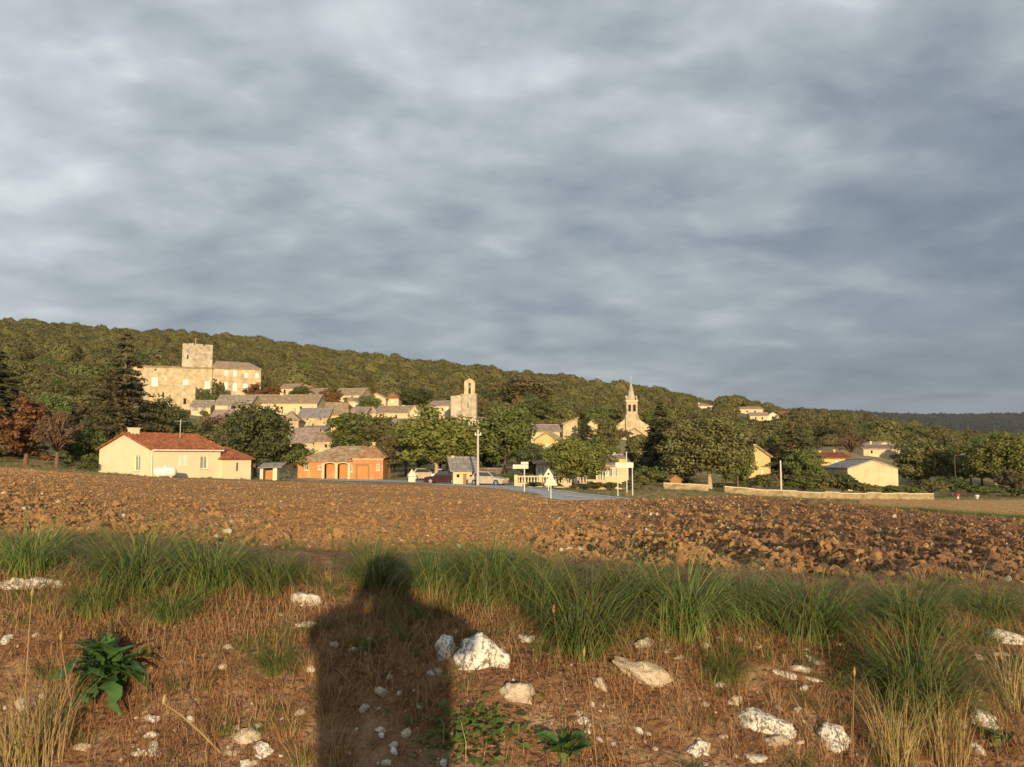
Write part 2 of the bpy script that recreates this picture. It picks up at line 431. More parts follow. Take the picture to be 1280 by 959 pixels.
def scatter(name, pts, rot, scl, vi, sources, label=None):
    """one object nobody could count: sources set on points by geometry nodes"""
    me = bpy.data.meshes.new(name); n = len(pts); me.vertices.add(n); me.vertices.foreach_set('co', np.asarray(pts, np.float32).ravel())
    a = me.attributes.new('rot', 'FLOAT_VECTOR', 'POINT'); a.data.foreach_set('vector', np.asarray(rot, np.float32).ravel())
    scl = np.asarray(scl, np.float32)
    if scl.ndim == 1: scl = np.repeat(scl[:, None], 3, 1)
    a = me.attributes.new('scl', 'FLOAT_VECTOR', 'POINT'); a.data.foreach_set('vector', scl.ravel())
    a = me.attributes.new('vi', 'INT', 'POINT'); a.data.foreach_set('value', np.asarray(vi, np.int32))
    o = link(name, me); tag(o, label, kind='stuff')
    ng = bpy.data.node_groups.new(name, 'GeometryNodeTree')
    ng.interface.new_socket('Geometry', in_out='INPUT', socket_type='NodeSocketGeometry'); ng.interface.new_socket('Geometry', in_out='OUTPUT', socket_type='NodeSocketGeometry')
    gi = ng.nodes.new('NodeGroupInput'); go = ng.nodes.new('NodeGroupOutput'); ip = ng.nodes.new('GeometryNodeInstanceOnPoints'); jn = ng.nodes.new('GeometryNodeJoinGeometry')
    for s in reversed(sources):
        oi = ng.nodes.new('GeometryNodeObjectInfo'); oi.inputs['Object'].default_value = s; oi.inputs['As Instance'].default_value = True
        ng.links.new(oi.outputs['Geometry'], jn.inputs[0])
    def na(nm, ty):
        x = ng.nodes.new('GeometryNodeInputNamedAttribute'); x.data_type = ty; x.inputs['Name'].default_value = nm; return x.outputs['Attribute']
    ng.links.new(gi.outputs[0], ip.inputs['Points']); ng.links.new(jn.outputs[0], ip.inputs['Instance'])
    ip.inputs['Pick Instance'].default_value = True
    ng.links.new(na('vi', 'INT'), ip.inputs['Instance Index']); ng.links.new(na('scl', 'FLOAT_VECTOR'), ip.inputs['Scale'])
    e2r = ng.nodes.new('FunctionNodeEulerToRotation'); ng.links.new(na('rot', 'FLOAT_VECTOR'), e2r.inputs[0]); ng.links.new(e2r.outputs[0], ip.inputs['Rotation'])
    ng.links.new(ip.outputs[0], go.inputs[0])
    md = o.modifiers.new('scatter', 'NODES'); md.node_group = ng
    return o


def source(name, me):
    return bpy.data.objects.new(name, me)        # never linked: only its shape is used

# ------------------------------------------------------------------ the land
def field_rel(x, y):
    a = x / np.maximum(y, 1)
    r = sstep(-.12, .28, a + .25 * fbm(x / 7, y / 7, 2, 3)) * .85 + .15 + .35 * sstep(-.45, -.62, a) * sstep(60, 12, y)
    fall = sstep(70, 15, y) * .7 + .3
    s = x + 0.085 * y + .18 * fbm(x / 1.6, y / 1.6, 2, 9)
    fur = (np.abs(np.mod(s / .62, 1) - .5) * 2) ** 1.2 - .5
    z = fur * .13 * r * (.55 + 1.2 * vnoise(x / .7, y / .7, 4)) * fall
    z = z + fbm(x / .16, y / .16, 3, 21) * (.075 + .05 * r) + fbm(x / .05, y / .05, 2, 22) * .03 * sstep(16, 6, y)
    z = z + np.maximum(0, fbm(x / .42, y / .42, 2, 31)) * (.04 + .14 * r)
    z = z + fbm(x / 3.2, y / 3.2, 2, 41) * .12
    return z * sstep(3.9, 4.6, y) * (1 - sstep(-1.2, 0, y - field_edge(a)))


def damp_and_furrow_shade(x, y):
    a = x / np.maximum(y, 1); return np.clip(sstep(-.02, .42, a + .5 * fbm(x / 5, y / 9, 3, 3)) * .8 + .4 * fbm(x / 1.1, y / 2.2, 3, 13) + sstep(-.2, .3, a) * .3 * (.5 - np.abs(np.mod((x + .085 * y + .18 * fbm(x / 1.6, y / 1.6, 2, 9)) / .62, 1) - .5) * 2), 0, .85)  # last term paints shade into the furrow troughs; the rest is damp soil


def bank_rel(x, y):
    z = fbm(x / .55, y / .55, 3, 51) * .09 + fbm(x / .13, y / .13, 3, 61) * .035
    return z * sstep(1.7, 2.3, y) * (1 - sstep(3.9, 4.3, y))


def land():
    # ploughed field: finer close by
    A = np.linspace(-1.02, 1.0, 760)
    nr = 330; t = np.linspace(0, 1, nr)
    V = np.zeros((nr, len(A), 3)); de = field_edge(A)
    for j, a in enumerate(A):
        d = 4.12 * (de[j] / 4.12) ** t; V[:, j, 0] = a * d; V[:, j, 1] = d
    x = V[..., 0].ravel(); y = V[..., 1].ravel(); V[..., 2] = (T(x, y) + field_rel(x, y)).reshape(nr, -1)
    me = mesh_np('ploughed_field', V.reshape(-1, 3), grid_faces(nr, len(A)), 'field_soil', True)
    me.attributes.new('damp_shade', 'FLOAT', 'POINT').data.foreach_set('value', damp_and_furrow_shade(x, y).astype(np.float32))
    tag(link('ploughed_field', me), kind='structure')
    # bank
    xs = np.linspace(-5.2, 5.2, 420); ys = np.concatenate([np.linspace(1.45, 4.4, 160)])
    X, Y = np.meshgrid(xs, ys); x = X.ravel(); y = Y.ravel(); z = T(x, y) + bank_rel(x, y) - .07 * sstep(4.1, 4.35, y)
    tag(link('bank', mesh_np('bank', np.stack([x, y, z], 1), grid_faces(len(ys), len(xs)), 'bank_soil', True)), kind='structure')
    # the track behind the bank where the photographer stands
    xs = np.concatenate([np.linspace(-400, -6, 12), np.linspace(-5, 5, 30), np.linspace(6, 400, 12)]); ys = np.concatenate([np.linspace(-400, -8, 10), np.linspace(-6, 1.47, 20)])
    X, Y = np.meshgrid(xs, ys); x = X.ravel(); y = Y.ravel()
    tag(link('track', mesh_np('track', np.stack([x, y, T(x, y) - .004 + .02 * fbm(x, y, 3, 2)], 1), grid_faces(len(ys), len(xs)), 'track', True)), kind='structure')
    # land from the field's far edge to the horizon
    A = np.linspace(-1.25, 1.5, 420); de = field_edge(A); nr = 230; t = np.linspace(0, 1, nr)
    V = np.zeros((nr, len(A), 3))
    for j, a in enumerate(A):
        d = (de[j] - 1.0) * (9000 / (de[j] - 1.0)) ** t; V[:, j, 0] = a * d; V[:, j, 1] = d
    x = V[..., 0].ravel(); y = V[..., 1].ravel(); z = T(x, y)
    z = z - .12 * sstep(0, -1, y - field_edge(x / y)) + fbm(x / 2.5, y / 2.5, 3, 71) * .12 * sstep(1, 4, y - field_edge(x / y)) * sstep(110, 125, y)
    V[..., 2] = z.reshape(nr, -1)
    me = mesh_np('land', V.reshape(-1, 3), grid_faces(nr, len(A)), ['village_ground', 'hill_ground'], True)
    rows = np.repeat(np.arange(nr - 1), len(A) - 1); yc = V[:-1, :-1, 1].ravel()
    me.polygons.foreach_set('material_index', (yc > 235).astype(np.int32))
    tag(link('hillside', me), kind='structure')
    # stubble field on the right
    A = np.linspace(.43, 1.3, 90); t = np.linspace(0, 1, 40); V = np.zeros((40, 90, 3))
    for j, a in enumerate(A):
        d = (field_edge(a) + 4.5) + t * (86 - field_edge(a) - 4.5); V[:, j, 0] = a * d; V[:, j, 1] = d
    x = V[..., 0].ravel(); y = V[..., 1].ravel(); V[..., 2] = (T(x, y) + .05 + .03 * fbm(x / .8, y / .8, 3, 8)).reshape(40, 90)
    tag(link('stubble_field', mesh_np('stubble_field', V.reshape(-1, 3), grid_faces(40, 90), 'dry_field', True)), kind='structure')
land()


def ribbon(pts, w0, w1, n, lift):
    """a strip that follows the land along a line of (x, y) points, from offset w0 to w1"""
    p = np.array(pts, float)
    # smooth line through the points
    k = len(p); ts = np.linspace(0, k - 1, n); out = []
    for t in ts:
        i = int(min(max(math.floor(t), 0), k - 2)); u = t - i
        p0 = p[max(i - 1, 0)]; p1 = p[i]; p2 = p[i + 1]; p3 = p[min(i + 2, k - 1)]
        out.append(.5 * ((2 * p1) + (-p0 + p2) * u + (2 * p0 - 5 * p1 + 4 * p2 - p3) * u * u + (-p0 + 3 * p1 - 3 * p2 + p3) * u ** 3))
    c = np.array(out); d = np.gradient(c, axis=0); d /= np.linalg.norm(d, axis=1)[:, None]; nn = np.stack([-d[:, 1], d[:, 0]], 1)
    m = max(2, int(abs(w1 - w0) / .8) + 1); off = np.linspace(w0, w1, m)
    V = np.zeros((n, m, 3)); V[..., :2] = c[:, None] + nn[:, None] * off[None, :, None]
    zc = T(c[:, 0], c[:, 1])
    V[..., 2] = zc[:, None] * .7 + .3 * T(V[..., 0].ravel(), V[..., 1].ravel()).reshape(n, m) + lift
    return V, n, m

ROAD = [(-120, 112), (-60, 106), (-36, 103), (-22, 100), (-12.5, 95), (-5.2, 84), (.4, 70), (4.6, 60), (8.5, 51.5), (13, 45), (19, 40.5), (27, 38.5), (40, 38), (70, 40)]


def road():
    V, n, m = ribbon(ROAD, -2.9, 2.9, 260, .06)
    rd = tag(link('road', mesh_np('road', V.reshape(-1, 3), grid_faces(n, m), 'asphalt', True)), kind='structure')
    for w0, w1 in ((-2.7, -2.4), (2.4, 2.7)):
        V, n, m = ribbon(ROAD, w0, w1, 260, .10)
        link('edge_line', mesh_np('edge_line', V.reshape(-1, 3), grid_faces(n, m), 'road_paint'), rd)
    V, n, m = ribbon(ROAD, -.14, .14, 900, .10)
    s = np.concatenate([[0], np.cumsum(np.linalg.norm(np.diff(V[:, 0, :2], axis=0), axis=1))])
    k = 0
    while k < s[-1] - 3:
        i = np.where((s >= k) & (s <= k + 3.0))[0]
        if len(i) > 1 and 42 < V[i[0], 0, 1] < 108 and V[i[0], 0, 0] > -45:
            q = V[i].reshape(-1, 3); link('centre_dash', mesh_np('centre_dash', q, grid_faces(len(i), m), 'road_paint'), rd)
        k += 7.0
    # pale gravel lay-by in front of the stone house
    V, n, m = ribbon([(-36, 95.5), (-28, 94.5), (-20, 92.6), (-12, 88.5)], -.7, .7, 40, .05)
    tag(link('gravel_strip', mesh_np('gravel_strip', V.reshape(-1, 3), grid_faces(n, m), 'gravel_lay', True)), kind='structure')
road()

# ------------------------------------------------------------------ buildings
G_H = 'houses scattered on the far hillside'
FOOT = []            # (x, y, r) kept free of wild trees


def wall_holes(mb, A, U, w, h, holes, inward, z0=0.0):
    """a wall from point A along U (unit), width w, from z0 to h, with holes (u0,u1,v0,v1) that have reveals going inward"""
    A = Vector(A); U = Vector(U); I = Vector(inward); Z = Vector((0, 0, 1))
    us = sorted({0, w, *[q for o in holes for q in o[:2]]}); vs = sorted({z0, h, *[q for o in holes for q in o[2:4]]})
    pt = lambda u, v: A + U * u + Z * v
    for i in range(len(us) - 1):
        for j in range(len(vs) - 1):
            cu = (us[i] + us[i + 1]) / 2; cv = (vs[j] + vs[j + 1]) / 2
            if any(o[0] < cu < o[1] and o[2] < cv < o[3] for o in holes): continue
            mb.face([pt(us[i], vs[j]), pt(us[i + 1], vs[j]), pt(us[i + 1], vs[j + 1]), pt(us[i], vs[j + 1])])
    for o in holes:
        u0, u1, v0, v1 = o[:4]; q = [(u0, v0), (u1, v0), (u1, v1), (u0, v1)]
        for k in range(4):
            a, b = q[k], q[(k + 1) % 4]
            mb.face([pt(*a), pt(*b), pt(*b) + I * .22, pt(*a) + I * .22])


def slab(mb, q, t=.16):
    """a roof slope with thickness: q is its upper face"""
    q = [Vector(p) for p in q]; n = (q[1] - q[0]).cross(q[2] - q[0]).normalized()
    if n.z < 0: q = q[::-1]; n = -n
    lo = [p - n * t for p in q]; k = len(q); b = len(mb.v)
    mb.v += [tuple(p) for p in q + lo]; mb.f.append(tuple(range(b, b + k))); mb.f.append(tuple(range(b + k, b + 2 * k))[::-1]); mb.mi += [mb.cur] * 2
    for i in range(k):
        j = (i + 1) % k; mb.f.append((b + i, b + k + i, b + k + j, b + j)); mb.mi.append(mb.cur)


def tile_rows(mb, a, b, c, d, step, r=.07):
    """rounded tile rows running up a slope between eave edge a-b and ridge edge d-c"""
    a, b, c, d = map(Vector, (a, b, c, d)); n = max(2, int((b - a).length / step))
    nm = (b - a).cross(d - a).normalized()
    if nm.z < 0: nm = -nm
    for i in range(n + 1):
        t = i / n; p = a.lerp(b, t); q = d.lerp(c, t)
        mb.tube([p + nm * .02, q + nm * .02], r, 5, True)


def window(t, A, U, out, u, v, w, h, kind):
    """window or shutters set in a hole; A, U, out describe the wall it is in"""
    A = Vector(A); U = Vector(U); O = Vector(out); c = A + U * u + Vector((0, 0, v))
    M = Matrix((( U.x, -O.x, 0, c.x), (U.y, -O.y, 0, c.y), (0, 0, 1, c.z), (0, 0, 0, 1)))
    # local: x along the wall, y into the house, z up; origin at the middle of the hole
    if kind in ('closed', 'closed_mauve'):
        m = 'shutter_white' if kind == 'closed' else 'shutter_mauve'
        for s in (-1, 1):
            mb = MB(); mb.box(min(0, s * w / 2) + .012, max(0, s * w / 2) - .012, .03, .08, -h / 2, h / 2, M)
            for k in range(3): mb.box(min(0, s * w / 2) + .03, max(0, s * w / 2) - .03, .012, .03, -h / 2 + h * (.12 + .34 * k), -h / 2 + h * (.20 + .34 * k), M)
            mb.build('shutter', m, t)
        return
    if kind == 'wood':
        mb = MB(); mb.box(-w / 2, w / 2, .1, .15, -h / 2, h / 2, M); mb.build('door', 'wood', t); return
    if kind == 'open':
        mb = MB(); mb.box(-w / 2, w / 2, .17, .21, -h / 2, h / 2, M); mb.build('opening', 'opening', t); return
    mb = MB(); f = .07
    mb.box(-w / 2, -w / 2 + f, .12, .18, -h / 2, h / 2, M); mb.box(w / 2 - f, w / 2, .12, .18, -h / 2, h / 2, M)
    mb.box(-w / 2 + f, w / 2 - f, .12, .18, h / 2 - f, h / 2, M); mb.box(-w / 2 + f, w / 2 - f, .12, .18, -h / 2, -h / 2 + f, M)
    mb.box(-.03, .03, .125, .175, -h / 2 + f, h / 2 - f, M)
    wn = mb.build('window', 'shutter_white', t)
    mb = MB(); mb.box(-w / 2 + f, w / 2 - f, .14, .155, -h / 2 + f, h / 2 - f, M); mb.build('pane', 'glass_pale' if kind == 'pale' else 'glass', wn)
    mb = MB(); mb.box(-w / 2 - .08, w / 2 + .08, -.07, .1, -h / 2 - .09, -h / 2 - .002, M); mb.build('sill', 'stone_trim', wn)
    if kind in ('teal', 'mauve', 'white'):
        for s in (-1, 1):
            mb = MB(); x0 = s * (w / 2 + .03); x1 = s * (w / 2 + .03 + w * .5)
            mb.box(min(x0, x1), max(x0, x1), -.05, -.008, -h / 2, h / 2, M)
            mb.build('shutter', {'teal': 'shutter_teal', 'mauve': 'shutter_mauve', 'white': 'shutter_white'}[kind], t)


def house_at(name, label, loc, rz, Wd, D, H, rise, roof, wall, roofm, wins=(), lwins=(), rwins=(), chim=(), cat='house', group=None, down=2.5, over=.35, t=None, off=(0, 0, 0), rows=True, wname='wall', rname='roof'):
    """front face on y=0 facing -y, x from -Wd/2 to Wd/2; windows are (u from the left edge, height of middle, w, h, kind)"""
    if t is None:
        t = thing(name, label, cat, loc, rz, group); FOOT.append((loc[0], loc[1] + D / 2, max(Wd, D) * .62 + 1.5))
    ox, oy, oz = off; x0, x1 = ox - Wd / 2, ox + Wd / 2; y0, y1 = oy, oy + D
    hl = lambda ws: [(u - w / 2, u + w / 2, oz + v - h / 2, oz + v + h / 2) for u, v, w, h, k in ws]
    mb = MB(); z0 = -down + oz; hz = oz + H
    wall_holes(mb, (x0, y0, 0), (1, 0, 0), Wd, hz, hl(wins), (0, 1, 0), z0)
    wall_holes(mb, (x0, y1, 0), (0, -1, 0), D, hz, hl(lwins), (1, 0, 0), z0)
    wall_holes(mb, (x1, y0, 0), (0, 1, 0), D, hz, hl(rwins), (-1, 0, 0), z0)
    wall_holes(mb, (x1, y1, 0), (-1, 0, 0), Wd, hz, [], (0, -1, 0), z0)
    xm, ym = (x0 + x1) / 2, (y0 + y1) / 2; zr = hz + rise; rb = MB(); o = over
    st = .42 if rows else None
    if roof == 'gx':
        for x in (x0, x1): mb.face([(x, y0, hz), (x, y1, hz), (x, ym, zr)])
        k = rise / (D / 2); e = o * k
        for ya, yb, s in ((y0, ym, -1), (y1, ym, 1)):
            q = [(x0 - o, ya + s * o, hz - e + .1), (x1 + o, ya + s * o, hz - e + .1), (x1 + o, yb, zr + .1), (x0 - o, yb, zr + .1)]
            slab(rb, q)
            if st and s < 0: tile_rows(rb, *q, st)
        rb.tube([(x0 - o, ym, zr + .1), (x1 + o, ym, zr + .1)], .1, 6)
    elif roof == 'gy':
        for y in (y0, y1): mb.face([(x0, y, hz), (x1, y, hz), (xm, y, zr)])
        k = rise / (Wd / 2); e = o * k
        for xa, s in ((x0, -1), (x1, 1)):
            q = [(xa + s * o, y0 - o, hz - e + .1), (xa + s * o, y1 + o, hz - e + .1), (xm, y1 + o, zr + .1), (xm, y0 - o, zr + .1)]
            slab(rb, q)
            if st: tile_rows(rb, *q, st)
        rb.tube([(xm, y0 - o, zr + .1), (xm, y1 + o, zr + .1)], .1, 6)
    elif roof == 'hip':
        i = min(Wd, D) / 2; e = .08
        if Wd >= D: r0, r1 = (x0 + i, ym, zr), (x1 - i, ym, zr)
        else: r0, r1 = (xm, y0 + i, zr), (xm, y1 - i, zr)
        c = [(x0 - o, y0 - o, hz - e), (x1 + o, y0 - o, hz - e), (x1 + o, y1 + o, hz - e), (x0 - o, y1 + o, hz - e)]
        if Wd >= D: qs = [[c[0], c[1], r1, r0], [c[2], c[3], r0, r1], [c[1], c[2], r1], [c[3], c[0], r0]]
        else: qs = [[c[1], c[2], r1, r0], [c[3], c[0], r0, r1], [c[0], c[1], r0], [c[2], c[3], r1]]
        for q in qs: slab(rb, [Vector(p) + Vector((0, 0, .14)) for p in q])
    elif roof in ('shed', 'shedr', 'shedl'):
        if roof == 'shed':
            q = [(x0 - o, y0 - o, hz), (x1 + o, y0 - o, hz), (x1 + o, y1 + o, zr), (x0 - o, y1 + o, zr)]
            for x in (x0, x1): mb.face([(x, y0, hz), (x, y1, hz), (x, y1, zr)])
            mb.face([(x0, y1, hz), (x1, y1, hz), (x1, y1, zr), (x0, y1, zr)])
        else:
            za, zb = (zr, hz) if roof == 'shedr' else (hz, zr)
            q = [(x1 + o, y0 - o, zb), (x1 + o, y1 + o, zb), (x0 - o, y1 + o, za), (x0 - o, y0 - o, za)]
            xh = x0 if roof == 'shedr' else x1
            for y in (y0, y1): mb.face([(x0, y, hz), (x1, y, hz), (xh, y, zr)])
            mb.face([(xh, y0, hz), (xh, y1, hz), (xh, y1, zr), (xh, y0, zr)])
        q = [(p[0], p[1], p[2] + .15) for p in q]
        slab(rb, q)
        if st: tile_rows(rb, *q, st)
    wl = mb.build(wname, wall, t)
    if rb.v: rf = rb.build(rname, roofm, t)
    for ws, A, U, O in ((wins, (x0, y0, oz), (1, 0, 0), (0, -1, 0)), (lwins, (x0, y1, oz), (0, -1, 0), (-1, 0, 0)), (rwins, (x1, y0, oz), (0, 1, 0), (1, 0, 0))):
        for u, v, w, h, k in ws: window(t, A, U, O, u, v, w, h, k)
    for cx, cy, cw, ztop in chim:
        mb = MB(); zb = oz + H * .6
        mb.box(ox + cx - cw / 2, ox + cx + cw / 2, oy + cy - cw / 2, oy + cy + cw / 2, zb, ztop)
        mb.box(ox + cx - cw / 2 - .06, ox + cx + cw / 2 + .06, oy + cy - cw / 2 - .06, oy + cy + cw / 2 + .06, ztop + .002, ztop + .12)
        mb.build('chimney', wall, t)
    return t


def house(name, label, px0, px1, yr, ye, yb, d, D, roof, wall, roofm, wins=(), chim=(), rz=0, **kw):
    """placed by the picture columns and rows of its front face at distance d: yr ridge, ye eaves, yb foot"""
    pc = (px0 + px1) / 2
    if kw.get("group") == G_H: d = hit(pc, yb, 250).y
    k = d / F; Wd = (px1 - px0) * k
    b = P(pc, yb, d); H = P(pc, ye, d).z - b.z
    dm = d + (D / 2 if roof in ('gx', 'hip') else D if roof == 'shed' else 0)
    rise = P(pc, yr, dm).z - b.z - H
    w = [((x - px0) * k, (yb - y) * k, ww * k, hh * k, kd) for x, y, ww, hh, kd in wins]
    c = [((x - pc) * k, D / 2 if roof != 'gy' else D * .3, cw * k, P(x, y, d).z - b.z) for x, y, cw in chim]
    return house_at(name, label, tuple(b), rz, Wd, D, max(H, .5), max(rise, .25), roof, wall, roofm, w, chim=c, **kw)


# --- the pale bungalow at the edge of the field (seen on its corner)
def bungalow():
    rz = R(55); L_, D_ = 7.8, 9.5
    c = P(187, 598, 78)           # near corner
    # the front (long) face runs from the corner along +x of the house
    loc = c + Vector((math.cos(rz) * L_ / 2, math.sin(rz) * L_ / 2, 0))
    t = house_at('bungalow', 'pale cream bungalow with red tiled gable roof at the edge of the ploughed field', tuple(loc), rz, L_, D_, 2.9, 1.5, 'gx', 'render_white', 'roof_red',
                 wins=[(3.1, 1.75, .42, 1.0, 'closed'), (3.75, 1.75, .42, 1.0, 'closed'), (5.9, 1.5, .85, 1.3, 'pale')], lwins=[(7.2, 1.45, 1.1, 1.5, 'pale')], chim=[(-3.0, 4.75, .8, 4.9)], over=.3)
    # lower wing at the far end
    house_at('wing', '', None, 0, 3.6, 5.6, 1.95, 1.2, 'hip', 'render_white', 'roof_red', wins=[(1.9, 1.1, .3, .9, 'open')], t=t, off=(L_ / 2 + 1.83, -.3, -.1), wname='wing_wall', rname='wing_roof')
    mb = MB(); mb.tube([(-L_ / 2 - .02, -.42, 2.72), (L_ / 2 + .1, -.42, 2.72)], .07, 6); mb.build('gutter', 'shutter_white', t)
    mb = MB(); mb.tube([(-L_ / 2 + .12, -.07, 2.7), (-L_ / 2 + .12, -.07, -.5)], .05, 6); mb.build('downpipe', 'shutter_white', t)
    mb = MB(); mb.tube([(1.2, 3.2, 3.5), (1.2, 3.2, 6.0)], .03, 5); mb.tube([(.6, 3.2, 5.8), (1.8, 3.2, 5.8)], .015, 4)
    for i in range(5): mb.tube([(.7 + .25 * i, 2.9, 5.8), (.7 + .25 * i, 3.5, 5.8)], .012, 4)
    mb.build('aerial', 'metal_pale', t)
    # gas tank
    p = P(206, 597, 76.5); p.z = Tz(p.x, p.y)
    g = thing('gas_tank', 'white cylindrical gas tank standing in front of the cream bungalow', 'gas tank', tuple(p), R(12))
    mb = MB(); n = 10; pr = [(0, -1.05)] + [(.45 * math.sin(math.pi / 2 * i / 4), -1.05 + .28 * (1 - math.cos(math.pi / 2 * i / 4))) for i in range(1, 5)]
    pr = pr + [(r, -z) for r, z in reversed(pr)]
    mb.tube([(z, 0, .5) for r, z in pr], [max(r, .01) for r, z in pr], 16); mb.build('shell', 'tank_white', g, True)
    for s in (-.6, .6): mb = MB(); mb.box(s - .12, s + .12, -.35, .35, -.6, .15); mb.build('foot', 'concrete', g)
    mb = MB(); mb.lathe([(.16, .9), (.16, 1.05), (.1, 1.09)], 10); mb.build('valve_cover', 'tank_white', g)
bungalow()

# --- small open shelter beside it
def shelter():
    p = P(338, 595, 90); t = thing('shelter', 'small open shelter with sloping pale roof beside the dark round tree', 'shelter', tuple(p), R(8))
    mb = MB(); mb.box(-1.1, -.75, -.3, 1.6, -1, 1.0); mb.build('wall', 'render_grey', t)
    mb = MB(); mb.box(.3, .75, -.3, 1.6, -1, 1.05); mb.build('wall', 'render_white', t)
    mb = MB(); mb.box(-.749, .299, 1.3, 1.6, -1, 1.0); mb.build('back_wall', 'brick_red', t)
    mb = MB(); slab(mb, [(-1.25, -.7, .95), (1.3, -.7, 1.05), (1.5, 1.8, 1.5), (-1.1, 1.8, 1.45)], .1); mb.build('roof', 'roof_slate', t)
shelter()

# --- orange stone house with two arches
def arch_house():
    d = 104; k = d / F; b = P(412, 599, d)
    t = thing('stone_house', 'orange stone house with two arched doorways beside the road', 'house', tuple(b), R(0)); FOOT.append((b.x, b.y + 4, 9))
    X = lambda px: (px - 412) * k
    Z = lambda py: P(412, py, d).z - b.z
    xl, xr = X(372), X(441); H = Z(576)
    mb = MB()
    holes = [(X(380.5) - xl, X(385.5) - xl, Z(588), Z(580)), (X(397) - xl, X(401) - xl, Z(587), Z(581.5)), (X(436.5) - xl, X(440) - xl, Z(590), Z(582))]
    arches = [(X(405.5) - xl, X(418.5) - xl), (X(422) - xl, X(434.5) - xl)]
    ha = Z(578.6); hs = Z(581)
    hh = holes + [(a, c, 0, ha) for a, c in arches]
    wall_holes(mb, (xl, 0, 0), (1, 0, 0), xr - xl, H, [h for h in hh], (0, 1, 0), -2.5 * 0)
    mb.box(xl, xr, .002, .2, -2.5, -.002)
    # arch spandrels
    for a, c in arches:
        n = 10; m = (a + c) / 2; r = (c - a) / 2
        for i in range(n):
            a0 = math.pi * i / n; a1 = math.pi * (i + 1) / n
            u0, u1 = m - r * math.cos(a0), m - r * math.cos(a1); v0, v1 = hs + (ha - .03 - hs) * math.sin(a0), hs + (ha - .03 - hs) * math.sin(a1)
            mb.face([(xl + u0, 0, v0), (xl + u1, 0, v1), (xl + u1, 0, ha), (xl + u0, 0, ha)])
            mb.face([(xl + u0, 0, v0), (xl + u1, 0, v1), (xl + u1, .4, v1), (xl + u0, .4, v0)])
    mb.face([(xl, 0, -2.5), (xl, 7, -2.5), (xl, 7, H), (xl, 0, H)]); mb.face([(xr, 0, -2.5), (xr, 7, -2.5), (xr, 7, H), (xr, 0, H)]); mb.face([(xl, 7, -2.5), (xr, 7, -2.5), (xr, 7, H), (xl, 7, H)])
    mb.build('wall', 'stone_orange', t)
    for a, c in arches:
        mb = MB(); mb.box(xl + a, xl + c, 1.0, 1.1, -.2, ha); mb.build('arch_infill', 'stone_orange', t)
        mb = MB(); n = 10; m = (a + c) / 2; r = (c - a) / 2
        for i in range(n):
            a0 = math.pi * i / n + .02; a1 = math.pi * (i + 1) / n - .02
            pt = lambda an, rr: (xl + m - (r + rr) * math.cos(an), hs + (ha - .03 - hs + rr) * math.sin(an))
            mb.prism([pt(a0, .0), pt(a1, .0), pt(a1, .14), pt(a0, .14)], 'y', -.03, -.004)
        mb.build('arch_ring', 'stone_trim', t)
    for px in (403.8, 420.2, 436):
        mb = MB(); mb.box(X(px) - .16, X(px) + .16, -.14, -.006, -.3, hs); mb.box(X(px) - .24, X(px) + .24, -.18, -.005, hs + .002, hs + .18); mb.build('pillar', 'stone_trim', t)
    for h in holes: window(t, (xl, 0, 0), (1, 0, 0), (0, -1, 0), (h[0] + h[1]) / 2, (h[2] + h[3]) / 2, h[1] - h[0], h[3] - h[2], 'plain')
    rb = MB(); zr = Z(559.5) + .2
    q = [(X(371) - .1, -.45, H), (xr + .4, -.45, H + .05), (X(452), 3.6, zr), (X(416), 3.6, zr)]
    slab(rb, q); slab(rb, [(X(416), 3.6, zr), (X(452), 3.6, zr), (xr + .4, 7.5, H), (X(371) - .1, 7.5, H)]); slab(rb, [(X(371) - .1, 7.5, H), (X(371) - .1, -.45, H), (X(416), 3.6, zr)])
    for i in range(30):
        u = i / 29; p0 = Vector(q[0]).lerp(Vector(q[1]), u); p1 = Vector(q[3]).lerp(Vector(q[2]), u); rb.tube([p0 + Vector((0, 0, .03)), p1 + Vector((0, 0, .03))], .06, 5)
    rb.build('roof', 'roof_tan', t)
    # the red fronted right-hand part stands a little forward
    x0, x1 = X(441.5), X(479); mb = MB(); H2 = Z(573); hl = [(X(471) - x0, X(474.5) - x0, Z(588), Z(579.5)), (X(447) - x0, X(461) - x0, .02, Z(582))]
    wall_holes(mb, (x0, -.6, 0), (1, 0, 0), x1 - x0, H2, hl, (0, 1, 0), -.002); mb.box(x0, x1, -.598, -.3, -2.5, -.004)
    mb.face([(x0, -.6, -2), (x0, 6, -2), (x0, 6, H2), (x0, -.6, H2)]); mb.face([(x1, -.6, -2), (x1, 6, -2), (x1, 6, H2), (x1, -.6, H2)]); mb.face([(x0, 6, -2), (x1, 6, -2), (x1, 6, H2), (x0, 6, H2)])
    mb.build('wall', 'brick_red', t)
    mb = MB(); mb.box(X(447), X(461), -.42, -.38, .03, Z(582) - .01); mb.box(X(453.8), X(454.2), -.44, -.425, .03, Z(582) - .01); mb.build('door', 'stone_orange', t)
    for xa in (446.2, 461.2): mb = MB(); mb.box(X(xa) - .07, X(xa) + .07, -.66, -.61, -.2, Z(581.5)); mb.build('door_frame', 'wood', t)
    mb = MB(); mb.box(X(446.2) - .07, X(461.2) + .07, -.66, -.61, Z(581.4), Z(580.2)); mb.build('lintel', 'wood', t)
    h = hl[0]; window(t, (x0, -.6, 0), (1, 0, 0), (0, -1, 0), (h[0] + h[1]) / 2, (h[2] + h[3]) / 2, h[1] - h[0], h[3] - h[2], 'plain')
    mb = MB(); mb.box(x0 - .05, x1 + .05, -.68, -.605, Z(574.5), Z(573.2)); mb.build('string_course', 'stone_trim', t)
